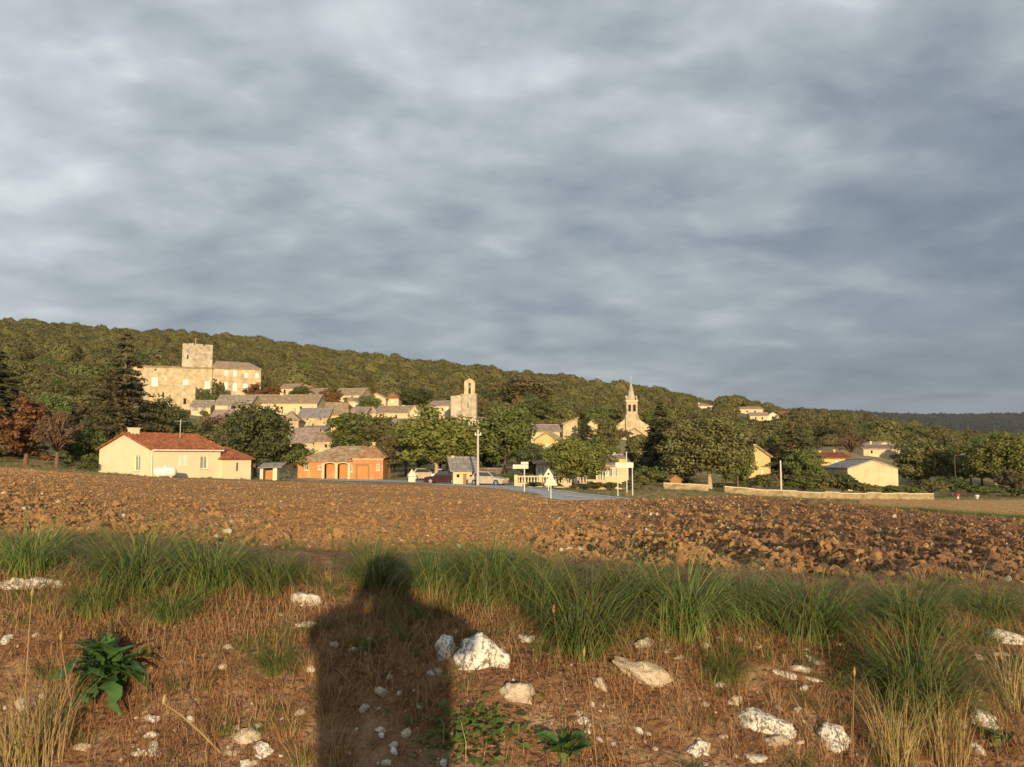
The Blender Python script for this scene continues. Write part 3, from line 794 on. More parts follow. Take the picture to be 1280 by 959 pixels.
    rb = MB(); ap = (X(461), 2.6, Z(558) + .15); c = [(x0 - .3, -.95, H2), (x1 + .4, -.95, H2), (x1 + .4, 6.3, H2), (x0 - .3, 6.3, H2)]
    for i in range(4): slab(rb, [Vector(c[i]) + Vector((0, 0, .16)), Vector(c[(i + 1) % 4]) + Vector((0, 0, .16)), Vector(ap) + Vector((0, 0, .16))])
    rb.build('front_roof', 'roof_orange', t)
    mb = MB(); mb.box(X(460.5), X(464), 2.4, 3.0, Z(563), Z(553.5)); mb.box(X(460.5) - .08, X(464) + .08, 2.3, 3.1, Z(553.4), Z(552.4)); mb.build('chimney', 'stone_pale', t)
arch_house()

# --- castle
def castle():
    d = 215; k = d / F; pc = 246; b = P(pc, 500, d)
    t = thing('castle', 'pale stone castle with square keep on the slope above the village', 'castle', tuple(b), R(18)); FOOT.append((b.x, b.y + 8, 23)); FOOT.append((b.x - 8, b.y + 8, 19))
    X = lambda px: (px - pc) * k * .93
    Z = lambda py, e=0: P(pc, py, d + e).z - b.z
    def blk(x0, x1, y0, y1, z0, z1, wins, nm='wall', m='stone_pale'):
        mb = MB(); hl = [(X(px) - w * k / 2 - x0, X(px) + w * k / 2 - x0, Z(py) - h * k / 2, Z(py) + h * k / 2) for px, py, w, h, kd in wins]
        wall_holes(mb, (x0, y0, 0), (1, 0, 0), x1 - x0, z1, hl, (0, 1, 0), z0)
        mb.face([(x0, y0, z0), (x0, y1, z0), (x0, y1, z1), (x0, y0, z1)]); mb.face([(x1, y0, z0), (x1, y1, z0), (x1, y1, z1), (x1, y0, z1)]); mb.face([(x0, y1, z0), (x1, y1, z0), (x1, y1, z1), (x0, y1, z1)]); mb.face([(x0, y0, z1), (x1, y0, z1), (x1, y1, z1), (x0, y1, z1)])
        mb.build(nm, m, t)
        for px, py, w, h, kd in wins: window(t, (x0, y0, 0), (1, 0, 0), (0, -1, 0), X(px) - x0, Z(py), w * k, h * k, kd)
    # west wing
    blk(X(166), X(264.4), 0, 11, -6, Z(460), [(193, 479, 7, 11, 'closed'), (231, 479, 6.5, 8, 'closed'), (258.5, 482, 6, 11, 'closed'), (193.5, 464, 2.2, 2.2, 'open'), (174, 482, 3, 5, 'open')])
    rb = MB(); slab(rb, [(X(165) - .2, -.4, Z(460) + .05), (X(264.3), -.4, Z(460) + .05), (X(264.3), 7, Z(460) + 1.0), (X(165) - .2, 7, Z(460) + 1.0)], .25); rb.build('roof', 'roof_tan', t)
    # east wing
    blk(X(264.8), X(327.5), .6, 12, -5, Z(459), [(282.5, 465, 4.2, 6.5, 'closed'), (293.5, 465.5, 4.2, 6.5, 'closed'), (308, 467, 4.2, 6.5, 'closed'), (322.5, 467, 4.2, 6.5, 'closed'), (281.5, 482, 5.5, 10.5, 'closed'), (294, 482.5, 5.5, 10.5, 'closed'), (307.5, 482, 5, 8, 'closed'), (320, 483, 4.5, 8, 'closed')])
    rb = MB(); c = [(X(262.5), .1, Z(458.6)), (X(329), .1, Z(458.6)), (X(329), 12.6, Z(458.6)), (X(262.5), 12.6, Z(458.6))]; r0 = (X(268), 6.2, Z(450.2, 6)); r1 = (X(312), 6.2, Z(451.5, 6))
    for q in ([c[0], c[1], r1, r0], [c[2], c[3], r0, r1], [c[1], c[2], r1], [c[3], c[0], r0]): slab(rb, q, .25)
    rb.build('roof', 'roof_tan', t)
    # lower bastion in front
    blk(X(201), X(245.5), -5, -.01, -10, Z(485), [(233, 503.5, 3.2, 7, 'open')], 'bastion_wall')
    rb = MB(); rb.box(X(200.5), X(246), -5.15, -4.4, Z(485) + .003, Z(483.5)); rb.build('parapet', 'stone_pale', t)
    mb = MB(); mb.prism([(-5.5, -10), (-4.97, -10), (-4.97, 3.2), (-5.1, 3.2)], 'x', X(224.5), X(228)); mb.build('buttress', 'stone_pale', t)
    # keep: two faces, ragged top
    kz0, kz1 = Z(462), Z(429.5, 5); kx0, kx1 = X(223), X(262.5)
    mb = MB(); xm = X(240)
    ring = [(kx0, 6.6), (xm, 5.2), (kx1, 6.2), (kx1 - .4, 13.5), (kx0 + .4, 13.5)]
    for i in range(5):
        a, c2 = ring[i], ring[(i + 1) % 5]; n = 9
        for j in range(n):
            u0, u1 = j / n, (j + 1) / n; p0 = (a[0] + (c2[0] - a[0]) * u0, a[1] + (c2[1] - a[1]) * u0); p1 = (a[0] + (c2[0] - a[0]) * u1, a[1] + (c2[1] - a[1]) * u1)
            h = kz1 - (.45 if (j * 7 + i * 3) % 5 == 1 else 0) - .15 * ((j * 3 + i) % 3)
            mb.face([(p0[0], p0[1], kz0 - 4), (p1[0], p1[1], kz0 - 4), (p1[0], p1[1], h), (p0[0], p0[1], h)])
    mb.face([(x, y, kz1 - .8) for x, y in ring]); mb.build('keep', 'stone_grey', t)
    mb = MB(); mb.box(X(229.5), X(231.5), 5.85, 6.1, Z(446), Z(441)); mb.build('arrow_slit', 'opening', t)
    mb = MB(); mb.tube([(X(239), 9, kz1 - 1), (X(239), 9, Z(421, 5))], .06, 5); mb.build('mast', 'metal_pale', t)
castle()

G_V = 'houses of the old village'
# --- old village on the slope
house('house', 'cream house with paired mauve shutters below the castle bastion', 239, 262, 501, 508, 526, 196, 6, 'gx', 'render_cream', 'roof_grey', [(244, 511, 3.5, 6, 'mauve'), (253.5, 511, 3, 5.5, 'mauve'), (247, 522.5, 5, 6, 'mauve')], rz=R(8), group=G_V)
house('house', 'long low cream house under a grey roof with blue-grey shuttered window', 268, 312, 494.5, 505.5, 520, 192, 8, 'gx', 'render_cream', 'roof_grey', [(291, 509.5, 7, 5, 'mauve'), (300, 510, 2, 3, 'open')], rz=R(-2), group=G_V)
house('house', 'long stone row with even tiled roof and chimney above the dark round tree', 312.5, 396, 494, 503.5, 520, 196, 9, 'gx', 'render_cream', 'roof_tan', [(334, 511, 2.6, 4, 'glass'), (352, 510, 2.5, 3.5, 'open'), (376, 510, 2.5, 3.5, 'open')], [(345, 490, 4)], rz=R(-1), group=G_V)
house('house', 'plain stone outbuilding with a mauve grey roof below the long cream house', 263, 299, 513, 522, 534, 178, 6, 'gx', 'stone_pale', 'roof_mauve', [(280, 528, 2.4, 3.4, 'open')], rz=R(-2), group=G_V)
house('house', 'low stone shed with flat mauve roof half hidden by the dark round tree', 266, 296, 532, 536, 552, 160, 6, 'shed', 'stone_grey', 'roof_mauve', [(277, 543, 3, 4, 'open')], group=G_V)
house('house', 'stone house with wide slate grey roof over pale barn wall', 373, 409, 511, 521.5, 538, 172, 9, 'gx', 'stone_pale', 'roof_slate', [(384, 524.2, 2, 2, 'open'), (400, 524.2, 2, 2, 'open'), (391, 531, 1.8, 3, 'open')], [(361, 510, 3)], rz=R(2), group=G_V)
house('house', 'yellow ochre walled house under a broad tan gable roof', 408.6, 433, 504, 518, 541, 176, 9, 'gx', 'render_yellow', 'roof_tan', [(421, 528, 2.4, 4, 'closed')], rz=R(14), group=G_V)
house('house', 'small stone house with hipped tan roof in front of the slate roofed barn', 349, 372.6, 515, 526, 544, 164, 7, 'hip', 'stone_pale', 'roof_tan', [(358, 535, 2, 3, 'open'), (367, 534, 1.6, 2.4, 'open')], rz=R(6), group=G_V)
house('house', 'low stone house with rough tan roof and dark openings behind the orange stone house', 392, 436, 541, 551, 570, 146, 8, 'gx', 'stone_pale', 'roof_tan', [(407, 557.5, 3, 4, 'open'), (418, 556, 2.5, 3, 'glass'), (427, 559, 3, 4, 'open')], rz=R(-3), group=G_V)
house('house', 'low stone house with mauve tan roof beside the dark round tree', 362, 391.6, 536, 552, 569, 149, 9, 'gx', 'stone_pale', 'roof_mauve', [(374, 559, 2.5, 3.5, 'open')], rz=R(3), group=G_V)
house('house', 'ruined stone gable with ragged top behind the orange stone house chimney', 437, 462, 548, 557, 572, 140, 4, 'shedr', 'stone_pale', 'roof_tan', [(447, 560, 3, 4, 'open')], group=G_V)
house('house', 'cream house with white upper windows beside the castle trees', 351, 372, 480.5, 485.5, 499, 246, 8, 'gx', 'render_cream', 'roof_tan', [(355.5, 489.5, 2.6, 4.5, 'open'), (364, 489.5, 2.6, 4.5, 'closed')], group=G_V)
house('house', 'cream gable-fronted house at the top of the village', 372.6, 390, 481, 487, 500, 250, 8, 'gy', 'render_cream', 'roof_tan', [(381, 492, 2.6, 4, 'closed')], group=G_V)
house('house', 'narrow pale house between the cream gable and the rust coloured tree', 391, 405, 486, 490.5, 503, 244, 7, 'gx', 'render_grey', 'roof_tan', [(398, 495, 2.4, 4, 'open')], group=G_V)
house('house', 'tan roofed house with stepped lower roof above the rust coloured tree', 418, 453, 486, 493.5, 507, 236, 9, 'gx', 'render_cream', 'roof_tan', [(440, 497.5, 2.5, 4, 'open'), (447, 497.5, 2.5, 4, 'closed')], [(451, 489.5, 4)], rz=R(-8), group=G_V)
house('house', 'lower cream house front beside the rust coloured tree', 432, 450, 497.5, 501, 516, 226, 6, 'gx', 'render_cream', 'roof_mauve', [(443, 507, 2.4, 4, 'closed')], group=G_V)
house('house', 'wide pale gable house high on the village edge', 459, 482, 491.5, 498, 512, 232, 9, 'gy', 'render_cream', 'roof_tan', [(470, 502, 2.4, 4, 'open')], group=G_V)
house('house', 'small house with bright red tiled roof high on the village edge', 483, 498, 492, 498, 510, 236, 8, 'hip', 'render_cream', 'roof_red', [(490, 502, 2.2, 3.5, 'closed')], group=G_V)
house('house', 'long house with tan roof and pale end wall above the green trees', 470, 511, 508, 515.5, 533, 206, 9, 'gx', 'render_cream', 'roof_tan', [(480, 521, 2.4, 4, 'closed'), (495, 521, 2.4, 4, 'open')], [(500, 506, 2.6)], rz=R(-4), group=G_V)
house('house', 'pale yellow gabled house end adjoining the long tan roofed house', 511.6, 525, 507, 514.5, 533, 202, 9, 'gy', 'render_cream', 'roof_tan', [(519, 520, 2.2, 3.5, 'closed')], group=G_V)
house('house', 'stone house with rounded left end on the village slope', 459, 470, 509, 516, 533, 205, 7, 'hip', 'stone_pale', 'roof_mauve', [(464, 521, 2, 3, 'open')], group=G_V)
house('house', 'low stone house with dark mauve roof left of the tan roofed houses', 439, 458.5, 509.5, 514, 528, 200, 7, 'gx', 'stone_grey', 'roof_mauve', [(449, 519, 2.2, 3, 'open')], group=G_V)
house('house', 'cream house with red brown ridge beside the old bell tower', 536, 561.5, 502, 506.5, 524, 186, 8, 'gx', 'render_cream', 'roof_mauve', [(548, 511, 2, 3.5, 'closed'), (554, 511, 2, 3.5, 'closed'), (559, 511, 2, 3.5, 'closed')], rz=R(-10), group=G_V)

house('house', 'stone house with tan roof peeping over the dark round tree', 300, 334, 521, 528, 546, 172, 8, 'gx', 'stone_pale', 'roof_tan', [(312, 534, 2.4, 3.4, 'open'), (324, 534, 2.4, 3.4, 'closed')], [(330, 518, 3)], rz=R(4), group=G_V)
house('house', 'low lean-to house with mauve roof under the slate roofed barn', 375, 404, 533, 538.5, 548, 160, 6, 'shed', 'stone_grey', 'roof_mauve', [(384, 542, 2, 3, 'open'), (396, 542, 2, 3, 'open')], rz=R(-2), group=G_V)
house('house', 'stone house with broad tan roof stepping down beside the yellow ochre house', 431, 452, 520, 527, 545, 178, 8, 'gx', 'stone_pale', 'roof_tan', [(441, 533, 2.4, 3.4, 'open')], rz=R(5), group=G_V)
house('house', 'cream house with mauve roof tucked under the long tan roofed house', 489, 515, 524, 530, 545, 186, 7, 'gx', 'render_cream', 'roof_mauve', [(496, 535, 2.4, 3.6, 'closed'), (507, 535, 2.4, 3.6, 'open')], rz=R(-5), group=G_V)

# --- old bell tower
def bell_tower():
    d = 168; k = d / F; pc = 580; b = P(pc, 536, d)
    t = thing('bell_tower', 'weathered stone church tower with small arched belfry on top', 'tower', tuple(b)); FOOT.append((b.x, b.y + 3, 6))
    X = lambda px: (px - pc) * k
    Z = lambda py: P(pc, py, d).z - b.z
    mb = MB(); mb.prism([(X(563), -4), (X(577), -4), (X(577), Z(493.5)), (X(563), Z(494.8))], 'y', .7, 6); mb.build('side_wall', 'stone_grey', t)
    mb = MB(); wall_holes(mb, (X(577.3), 0, 0), (1, 0, 0), X(595.3) - X(577.3), Z(494), [(X(581) - X(577.3), X(585) - X(577.3), Z(530.5), Z(525)), (X(584.3) - X(577.3), X(585.3) - X(577.3), Z(510), Z(503))], (0, 1, 0), -4)
    x0, x1 = X(577.3), X(595.3); z1 = Z(494)
    for q in ([(x0, 0), (x0, 6)], [(x1, 0), (x1, 6)], [(x0, 6), (x1, 6)]): mb.face([(*q[0], -4), (*q[1], -4), (*q[1], z1), (*q[0], z1)])
    mb.face([(x0, 0, z1), (x1, 0, z1), (x1, 6, z1), (x0, 6, z1)]); mb.build('tower_wall', 'stone_grey', t)
    mb = MB(); mb.box(x0 - .15, x1 + .15, -.15, 6.1, z1 + .003, z1 + .25); mb.build('cornice', 'stone_pale', t)
    window(t, (x0, 0, 0), (1, 0, 0), (0, -1, 0), X(583) - x0, Z(527.75), 4 * k, 5.5 * k, 'open')
    window(t, (x0, 0, 0), (1, 0, 0), (0, -1, 0), X(584.8) - x0, Z(506.5), 1 * k, 7 * k, 'open')
    # belfry: two piers, arch and rounded cap
    bz = z1 + .25; xa, xb = X(579.8), X(593.2); xm = (xa + xb) / 2; pw = X(585) - xa; top = Z(477.5); cap = Z(472.8)
    for q in ((xa, xa + pw), (xb - pw, xb)): mb = MB(); mb.box(*q, .6, 2.4, bz, top - .3); mb.build('pier', 'stone_pale', t)
    mb = MB(); n = 8; r = (xb - xa) / 2 - pw; out = []
    for i in range(n + 1): an = math.pi * i / n; out.append((xm - r * math.cos(an), top - .3 + r * .9 * math.sin(an) * .6))
    mb.prism(out + [(xb, top - .3), (xb, top + .1), (xm + .6, cap - .25), (xm, cap), (xm - .6, cap - .25), (xa, top + .1), (xa, top - .3)], 'y', .6, 2.4); mb.build('belfry_cap', 'stone_pale', t)
    mb = MB(); mb.lathe([(.3, top - 1.2), (.26, top - .9), (.16, top - .6), (.04, top - .5)], 10, xm, 1.5); mb.build('bell', 'roof_mauve', t, True)
bell_tower()
house('house', 'small ochre house under the old bell tower', 574, 594, 534, 538, 549, 158, 5, 'shed', 'render_yellow', 'roof_tan', [(586, 543, 2.4, 4, 'open')], group=G_V)
house('house', 'low pale house right of the old bell tower', 596, 612, 522.5, 526, 540, 172, 6, 'gx', 'stone_pale', 'roof_mauve', [(604, 531, 2, 3, 'open')], group=G_V)
# --- houses left of the new church
house('house', 'low house with mauve tan roof behind the plane trees', 664, 700, 531.5, 539, 560, 150, 8, 'gx', 'render_cream', 'roof_mauve', [(676, 547, 2.4, 4, 'open')], rz=R(5), group=G_V)
house('house', 'ochre gable house with spreading tan roof among the plane trees', 668, 698, 541, 550, 570, 138, 8, 'gy', 'render_yellow', 'roof_tan', [(683, 556, 2.6, 3.6, 'closed')], rz=R(-12), group=G_V)
house('house', 'pale stone house with steep end gable left of the spired church', 704, 722, 522.5, 531, 552, 158, 8, 'shedl', 'stone_pale', 'roof_tan', [(716, 536, 2, 3, 'open')], group=G_V)
house('house', 'tiny pale gable showing between trees left of the spired church', 735, 747, 526, 529.5, 540, 176, 6, 'gy', 'render_cream', 'roof_tan', group=G_V)
house('house', 'house with orange red gable behind the dark conifer', 831, 848, 538, 543, 560, 150, 7, 'gy', 'brick_red', 'roof_red', [(839, 549, 2.4, 4, 'closed')], group=G_V)

# --- spired church
def church():
    d = 200; k = d / F; pc = 791; b = P(pc, 551, d)
    t = thing('church', 'pale stone village church with square belfry and pointed spire', 'church', tuple(b)); FOOT.append((b.x, b.y + 8, 11))
    X = lambda px: (px - pc) * k
    Z = lambda py: P(pc, py, d).z - b.z
    # wide facade with sloping shoulders
    mb = MB(); mb.prism([(X(771), -4), (X(816), -4), (X(816), Z(533)), (X(804), Z(526)), (X(799), Z(521.5)), (X(784), Z(521.5)), (X(780), Z(526)), (X(771), Z(531))], 'y', 2.2, 3.4); mb.build('facade', 'stone_pale', t)
    mb = MB(); mb.prism([(X(774), -4), (X(812), -4), (X(812), Z(533.5)), (X(791), Z(524.5)), (X(774), Z(532))], 'y', 3.41, 22); mb.build('nave_wall', 'stone_grey', t)
    rb = MB(); slab(rb, [(X(772.5), 3.5, Z(532)), (X(772.5), 22.5, Z(532)), (X(791), 22.5, Z(523.8)), (X(791), 3.5, Z(523.8))], .2); slab(rb, [(X(813.5), 3.5, Z(533)), (X(813.5), 22.5, Z(533)), (X(791), 22.5, Z(523.8)), (X(791), 3.5, Z(523.8))], .2); rb.build('nave_roof', 'roof_tan', t)
    # belfry
    x0, x1 = X(784.8), X(798.8); z0, z1 = Z(521.4), Z(501.5); bw = x1 - x0; y0 = 1.6
    mb = MB(); mb.box(x0 - .25, x1 + .25, y0 - .2, y0 + bw + .2, z0 - 6, Z(518.5)); mb.build('belfry_base', 'stone_pale', t)
    mb = MB(); hl = [(bw * .16, bw * .40, Z(514), Z(505.5)), (bw * .60, bw * .84, Z(514), Z(505.5))]; zb = Z(518.5) + .003
    for A, U, I in (((x0, y0, 0), (1, 0, 0), (0, 1, 0)), ((x0, y0 + bw, 0), (0, -1, 0), (1, 0, 0)), ((x1, y0, 0), (0, 1, 0), (-1, 0, 0)), ((x1, y0 + bw, 0), (-1, 0, 0), (0, -1, 0))): wall_holes(mb, A, U, bw, z1, hl, I, zb)
    mb.build('belfry', 'stone_pale', t)
    for A, U, O in (((x0, y0, 0), (1, 0, 0), (0, -1, 0)), ((x0, y0 + bw, 0), (0, -1, 0), (-1, 0, 0)), ((x1, y0, 0), (0, 1, 0), (1, 0, 0))):
        for h in hl:
            window(t, A, U, O, (h[0] + h[1]) / 2, (h[2] + h[3]) / 2, h[1] - h[0], h[3] - h[2], 'open')
            mb = MB(); c = Vector(A) + Vector(U) * ((h[0] + h[1]) / 2) + Vector((0, 0, h[3])); r = (h[1] - h[0]) / 2
            mb.tube([c + Vector(U) * (-r * 1.25) + Vector(O) * .05 - Vector((0, 0, .1)), c - Vector(U) * r * .7 + Vector(O) * .05 + Vector((0, 0, .28)), c + Vector(O) * .05 + Vector((0, 0, .45)), c + Vector(U) * r * .7 + Vector(O) * .05 + Vector((0, 0, .28)), c + Vector(U) * r * 1.25 + Vector(O) * .05 - Vector((0, 0, .1))], .07, 5); mb.build('arch_moulding', 'stone_trim', t)
    mb = MB(); mb.box(x0 - .2, x1 + .2, y0 - .2, y0 + bw + .2, z1 + .002, z1 + .3); mb.build('cornice', 'stone_trim', t)
    # gablets and pinnacles round the foot of the spire, then the octagonal spire
    cx, cy = (x0 + x1) / 2, y0 + bw / 2; zs = z1 + .3
    for s in (0, 1, 2, 3):
        M = Matrix.Translation((cx, cy, 0)) @ Matrix.Rotation(s * math.pi / 2, 4, 'Z')
        mb = MB(); q = [(-bw * .3, zs), (bw * .3, zs), (0, zs + 1.3)]; n0 = len(mb.v); mb.prism(q, 'y', -bw / 2 - .05, -bw / 2 + .3); mb.v = [tuple(M @ Vector(p)) for p in mb.v]; mb.build('gablet', 'stone_pale', t)
        mb = MB(); mb.lathe([(.17, zs), (.15, zs + .5), (.02, zs + 1.1)], 6, bw / 2 - .15, bw / 2 - .15); mb.v = [tuple(M @ Vector(p)) for p in mb.v]; mb.build('pinnacle', 'stone_pale', t)
    mb = MB(); zt = Z(474.5); mb.lathe([(bw * .46, zs), (bw * .30, zs + (zt - zs) * .3), (.07, zt)], 8, cx, cy); mb.build('spire', 'stone_grey', t)
    mb = MB(); mb.tube([(cx, cy, zt - .1), (cx, cy, Z(468.5))], .04, 5); mb.box(cx - .25, cx + .25, cy - .04, cy + .04, Z(470.8), Z(470.4)); mb.build('cross', 'metal_pale', t)
    # little gabled porch house in front
    mb = MB(); mb.prism([(X(774), -4), (X(806), -4), (X(806), Z(546)), (X(792), Z(536.5)), (X(774), Z(545))], 'y', -2.5, 2.19); mb.build('porch_wall', 'stone_pale', t)
    rb = MB(); slab(rb, [(X(773), -2.9, Z(545)), (X(773), 2.18, Z(545)), (X(792), 2.18, Z(535.6)), (X(792), -2.9, Z(535.6))], .2); slab(rb, [(X(807), -2.9, Z(546)), (X(807), 2.18, Z(546)), (X(792), 2.18, Z(535.6)), (X(792), -2.9, Z(535.6))], .2); rb.build('porch_roof', 'roof_tan', t)
    mb = MB(); mb.lathe([(.5, 0), (.5, .06)], 14); M = Matrix.Translation((X(791.5), 2.19, Z(529))) @ Matrix.Rotation(R(90), 4, 'X'); mb.v = [tuple(M @ Vector(p)) for p in mb.v]; mb.build('round_window', 'opening', t)
church()

# --- houses along the road
house('cottage', 'small cream cottage with grey roof and roof window beside the tall concrete pole', 566.5, 594, 573, 587.5, 607, 86, 6, 'gx', 'render_cream', 'roof_slate', [(572.5, 595, 3.6, 4, 'open'), (581, 599, 4.5, 13, 'wood'), (589, 596, 4, 4.5, 'open')], [(569, 571, 3.2)], rz=R(10))
house('cottage', 'low cream outhouse with tan roof right of the tall concrete pole', 598.5, 621, 587, 592.5, 606, 92, 5, 'gx', 'render_cream', 'roof_tan', [(605, 598, 4, 4, 'open'), (614, 599.5, 5, 8, 'open')], rz=R(-6))
house('house', 'small pale house with teal shutters and mauve tan roof behind the town sign', 745, 786, 570, 581.5, 609, 78, 7, 'gx', 'render_cream', 'roof_mauve', [(759.5, 590.5, 4.5, 9, 'teal'), (768, 590.5, 4, 9, 'teal'), (752, 597, 4, 12, 'teal')], [(778, 567, 3)], rz=R(6))
house('house', 'pale house half hidden behind the stone balustrade and plane tree', 670, 688, 574, 579, 606, 88, 6, 'gx', 'render_cream', 'roof_mauve', [(676.5, 588, 9, 9, 'pale')], rz=R(-3))
house('house', 'white walled house behind the trunks of the plane tree', 703, 741, 572, 578, 606, 90, 6, 'gx', 'render_grey', 'roof_tan', [(712, 592, 8, 9, 'glass'), (728, 592, 6, 9, 'teal')], rz=R(0))
# --- right-hand side
def yellow_gable():
    house('house', 'yellow gable house half hidden behind the big round tree', 931, 963, 558, 570, 603, 112, 9, 'gy', 'render_yellow', 'roof_tan', [(941, 575, 2.4, 4.5, 'open'), (953, 590, 3, 5, 'closed')], [(946, 556, 3)], rz=R(-14))
yellow_gable()
house('house', 'yellow house with red tiled roof and two chimneys behind the grey barn', 1024, 1060, 566, 572.5, 584, 150, 9, 'gx', 'render_yellow', 'roof_red', [(1046, 577.5, 3, 4, 'closed')], [(1034, 564, 3.6), (1053, 562.5, 2.4)], rz=R(-4))


def barn():
    d = 108; b = P(1092, 613, d); k = d / F
    house_at('barn', 'large plain barn with pale blank gable wall and grey roof', tuple(b), R(3), 64 * k, 7.5, P(1092, 585.5, d).z - b.z, 10 * k, 'gy', 'render_cream', 'roof_slate', cat='barn', over=.12, rows=False)
barn()
house('house', 'wide house with white gable and low mauve roofs beyond the grey barn', 1093, 1121, 552.5, 558, 570, 182, 9, 'gy', 'render_white', 'roof_tan', [(1108, 561, 2, 3, 'closed')], [(1095.5, 552, 1.8), (1114.5, 552, 1.8)])
house('house', 'low mauve roofed house in front of the house with the white gable', 1080, 1128, 556.5, 561, 574, 172, 8, 'gx', 'render_cream', 'roof_mauve', [(1090, 565, 2.5, 3.5, 'open')], [(1124, 555, 2)])
house('house', 'white hillside house with low hipped roof, highest among the scattered ones', 868, 893, 504.5, 507.5, 513, 440, 10, 'hip', 'render_white', 'roof_tan', [(874, 510, 2, 3, 'open'), (886, 510, 2, 3, 'open')], [(877, 503, 1.6)], group=G_H, rows=False)
house('house', 'long pale flat-topped building on the far hillside', 917, 954, 509, 511.3, 517.5, 420, 10, 'gx', 'render_cream', 'roof_tan', [(925, 514.5, 2, 2.4, 'open'), (934, 514.5, 2, 2.4, 'open'), (944, 514.5, 2, 2.4, 'open')], group=G_H, rows=False)
house('house', 'long pale house with dark doorways below the flat-topped hillside building', 938, 960, 516, 519.5, 528, 370, 9, 'gx', 'render_cream', 'roof_mauve', [(945, 523, 1.8, 3, 'open'), (953, 523, 1.8, 3, 'open')], group=G_H, rows=False, rz=R(-12))
house('house', 'bright white gable end below the flat-topped hillside building', 959, 974, 515.5, 519.5, 528, 366, 9, 'gy', 'render_white', 'roof_tan', [(966, 522.5, 1.6, 2.4, 'open')], group=G_H, rows=False)
house('house', 'small house with reddish roof on the hillside behind the tall spruce', 976, 990, 515, 517.3, 522.5, 400, 8, 'gx', 'render_cream', 'roof_red', [(983, 520, 1.6, 2, 'open')], group=G_H, rows=False)
house('house', 'low distant cream house showing over the treetops beyond the spruce', 1008, 1022, 518, 520, 525.5, 330, 8, 'gx', 'render_cream', 'roof_tan', [(1015, 522.5, 1.6, 2, 'open')], group=G_H, rows=False)
house('shed', 'small shed with pale lit roof edge among the trees left of the tall cedar', 110, 119, 507, 509.5, 523, 150, 4, 'shed', 'wood', 'metal_pale', cat='shed', rows=False)

# --- walls
def low_wall(label, pts, h, w, m, cap=True):
    """a wall that follows the land along (x, y) points"""
    t = thing('garden_wall', label, 'wall', (pts[0][0], pts[0][1], Tz(*pts[0])))
    jj = random.Random(3)
    o = Vector(t.location); mb = MB(); cb = MB()
    for (a, c) in zip(pts[:-1], pts[1:]):
        n = max(1, int(math.dist(a, c) / 1.4))
        for i in range(n):
            p = Vector((a[0] + (c[0] - a[0]) * i / n, a[1] + (c[1] - a[1]) * i / n, 0)); q = Vector((a[0] + (c[0] - a[0]) * (i + 1) / n, a[1] + (c[1] - a[1]) * (i + 1) / n, 0))
            za, zb = Tz(p.x, p.y), Tz(q.x, q.y); nn = Vector((-(q - p).y, (q - p).x, 0)).normalized() * w / 2
            hj = h + jj.uniform(-.09, .05)
            for bb, z0, z1, e in ((mb, -.8, hj, 1), (cb, hj + .003, hj + .09, 1.35)):
                v = [p - nn * e, q - nn * e, q + nn * e, p + nn * e]; zz = [za, zb, zb, za]; n0 = len(bb.v)
                bb.v += [tuple(v[k] + Vector((0, 0, zz[k] + z0)) - o) for k in range(4)] + [tuple(v[k] + Vector((0, 0, zz[k] + z1)) - o) for k in range(4)]
                for f in ((0, 3, 2, 1), (4, 5, 6, 7), (0, 1, 5, 4), (1, 2, 6, 5), (2, 3, 7, 6), (3, 0, 4, 7)): bb.f.append(tuple(n0 + k for k in f)); bb.mi.append(0)
    mb.build('wall', m, t)
    if cap: cb.build('coping', 'stone_trim', t)
def xy(px, d): q = P(px, 615, d); return (q.x, q.y)
low_wall('long low ochre garden wall running along the far side of the field', [xy(905, 86), xy(960, 87), xy(1030, 88.5), xy(1100, 89.5), xy(1166, 90)], .66, .35, 'wall_low')
low_wall('short pale garden wall in front of the big round tree', [xy(829, 84), xy(858, 84.5), xy(885, 85)], .6, .3, 'wall_low')
low_wall('low cream wall in front of the teal shuttered house', [xy(735, 76.5), xy(758, 76)], .9, .3, 'render_cream')


def balustrade():
    a = Vector((*xy(645, 80), 0)); b = Vector((*xy(733, 80), 0)); a.z = Tz(a.x, a.y); b.z = Tz(b.x, b.y)
    t = thing('balustrade', 'cream stone balustrade between the plane trees along the road', 'balustrade', tuple(a), math.atan2(b.y - a.y, b.x - a.x)); L_ = (b - a).xy.length
    mb = MB(); mb.box(0, L_, -.14, .14, -.6, .42); mb.build('plinth', 'render_cream', t)
    mb = MB(); mb.box(0, L_, -.15, .15, .98, 1.1); mb.build('rail', 'stone_trim', t)
    pr = [(.05, .423), (.085, .5), (.10, .6), (.05, .75), (.06, .85), (.085, .93), (.085, .977)]
    bal = MB().lathe(pr, 8).mesh('baluster', 'stone_trim', True); post = MB().box(-.17, .17, -.17, .17, -.6, 1.2).mesh('post', 'render_cream')
    n = int(L_ / .3)
    for i in range(n + 1):
        x = L_ * i / n
        link('post' if i % 8 == 0 else 'baluster', post if i % 8 == 0 else bal, t, (x, 0, .002 if i % 8 else 0))
balustrade()

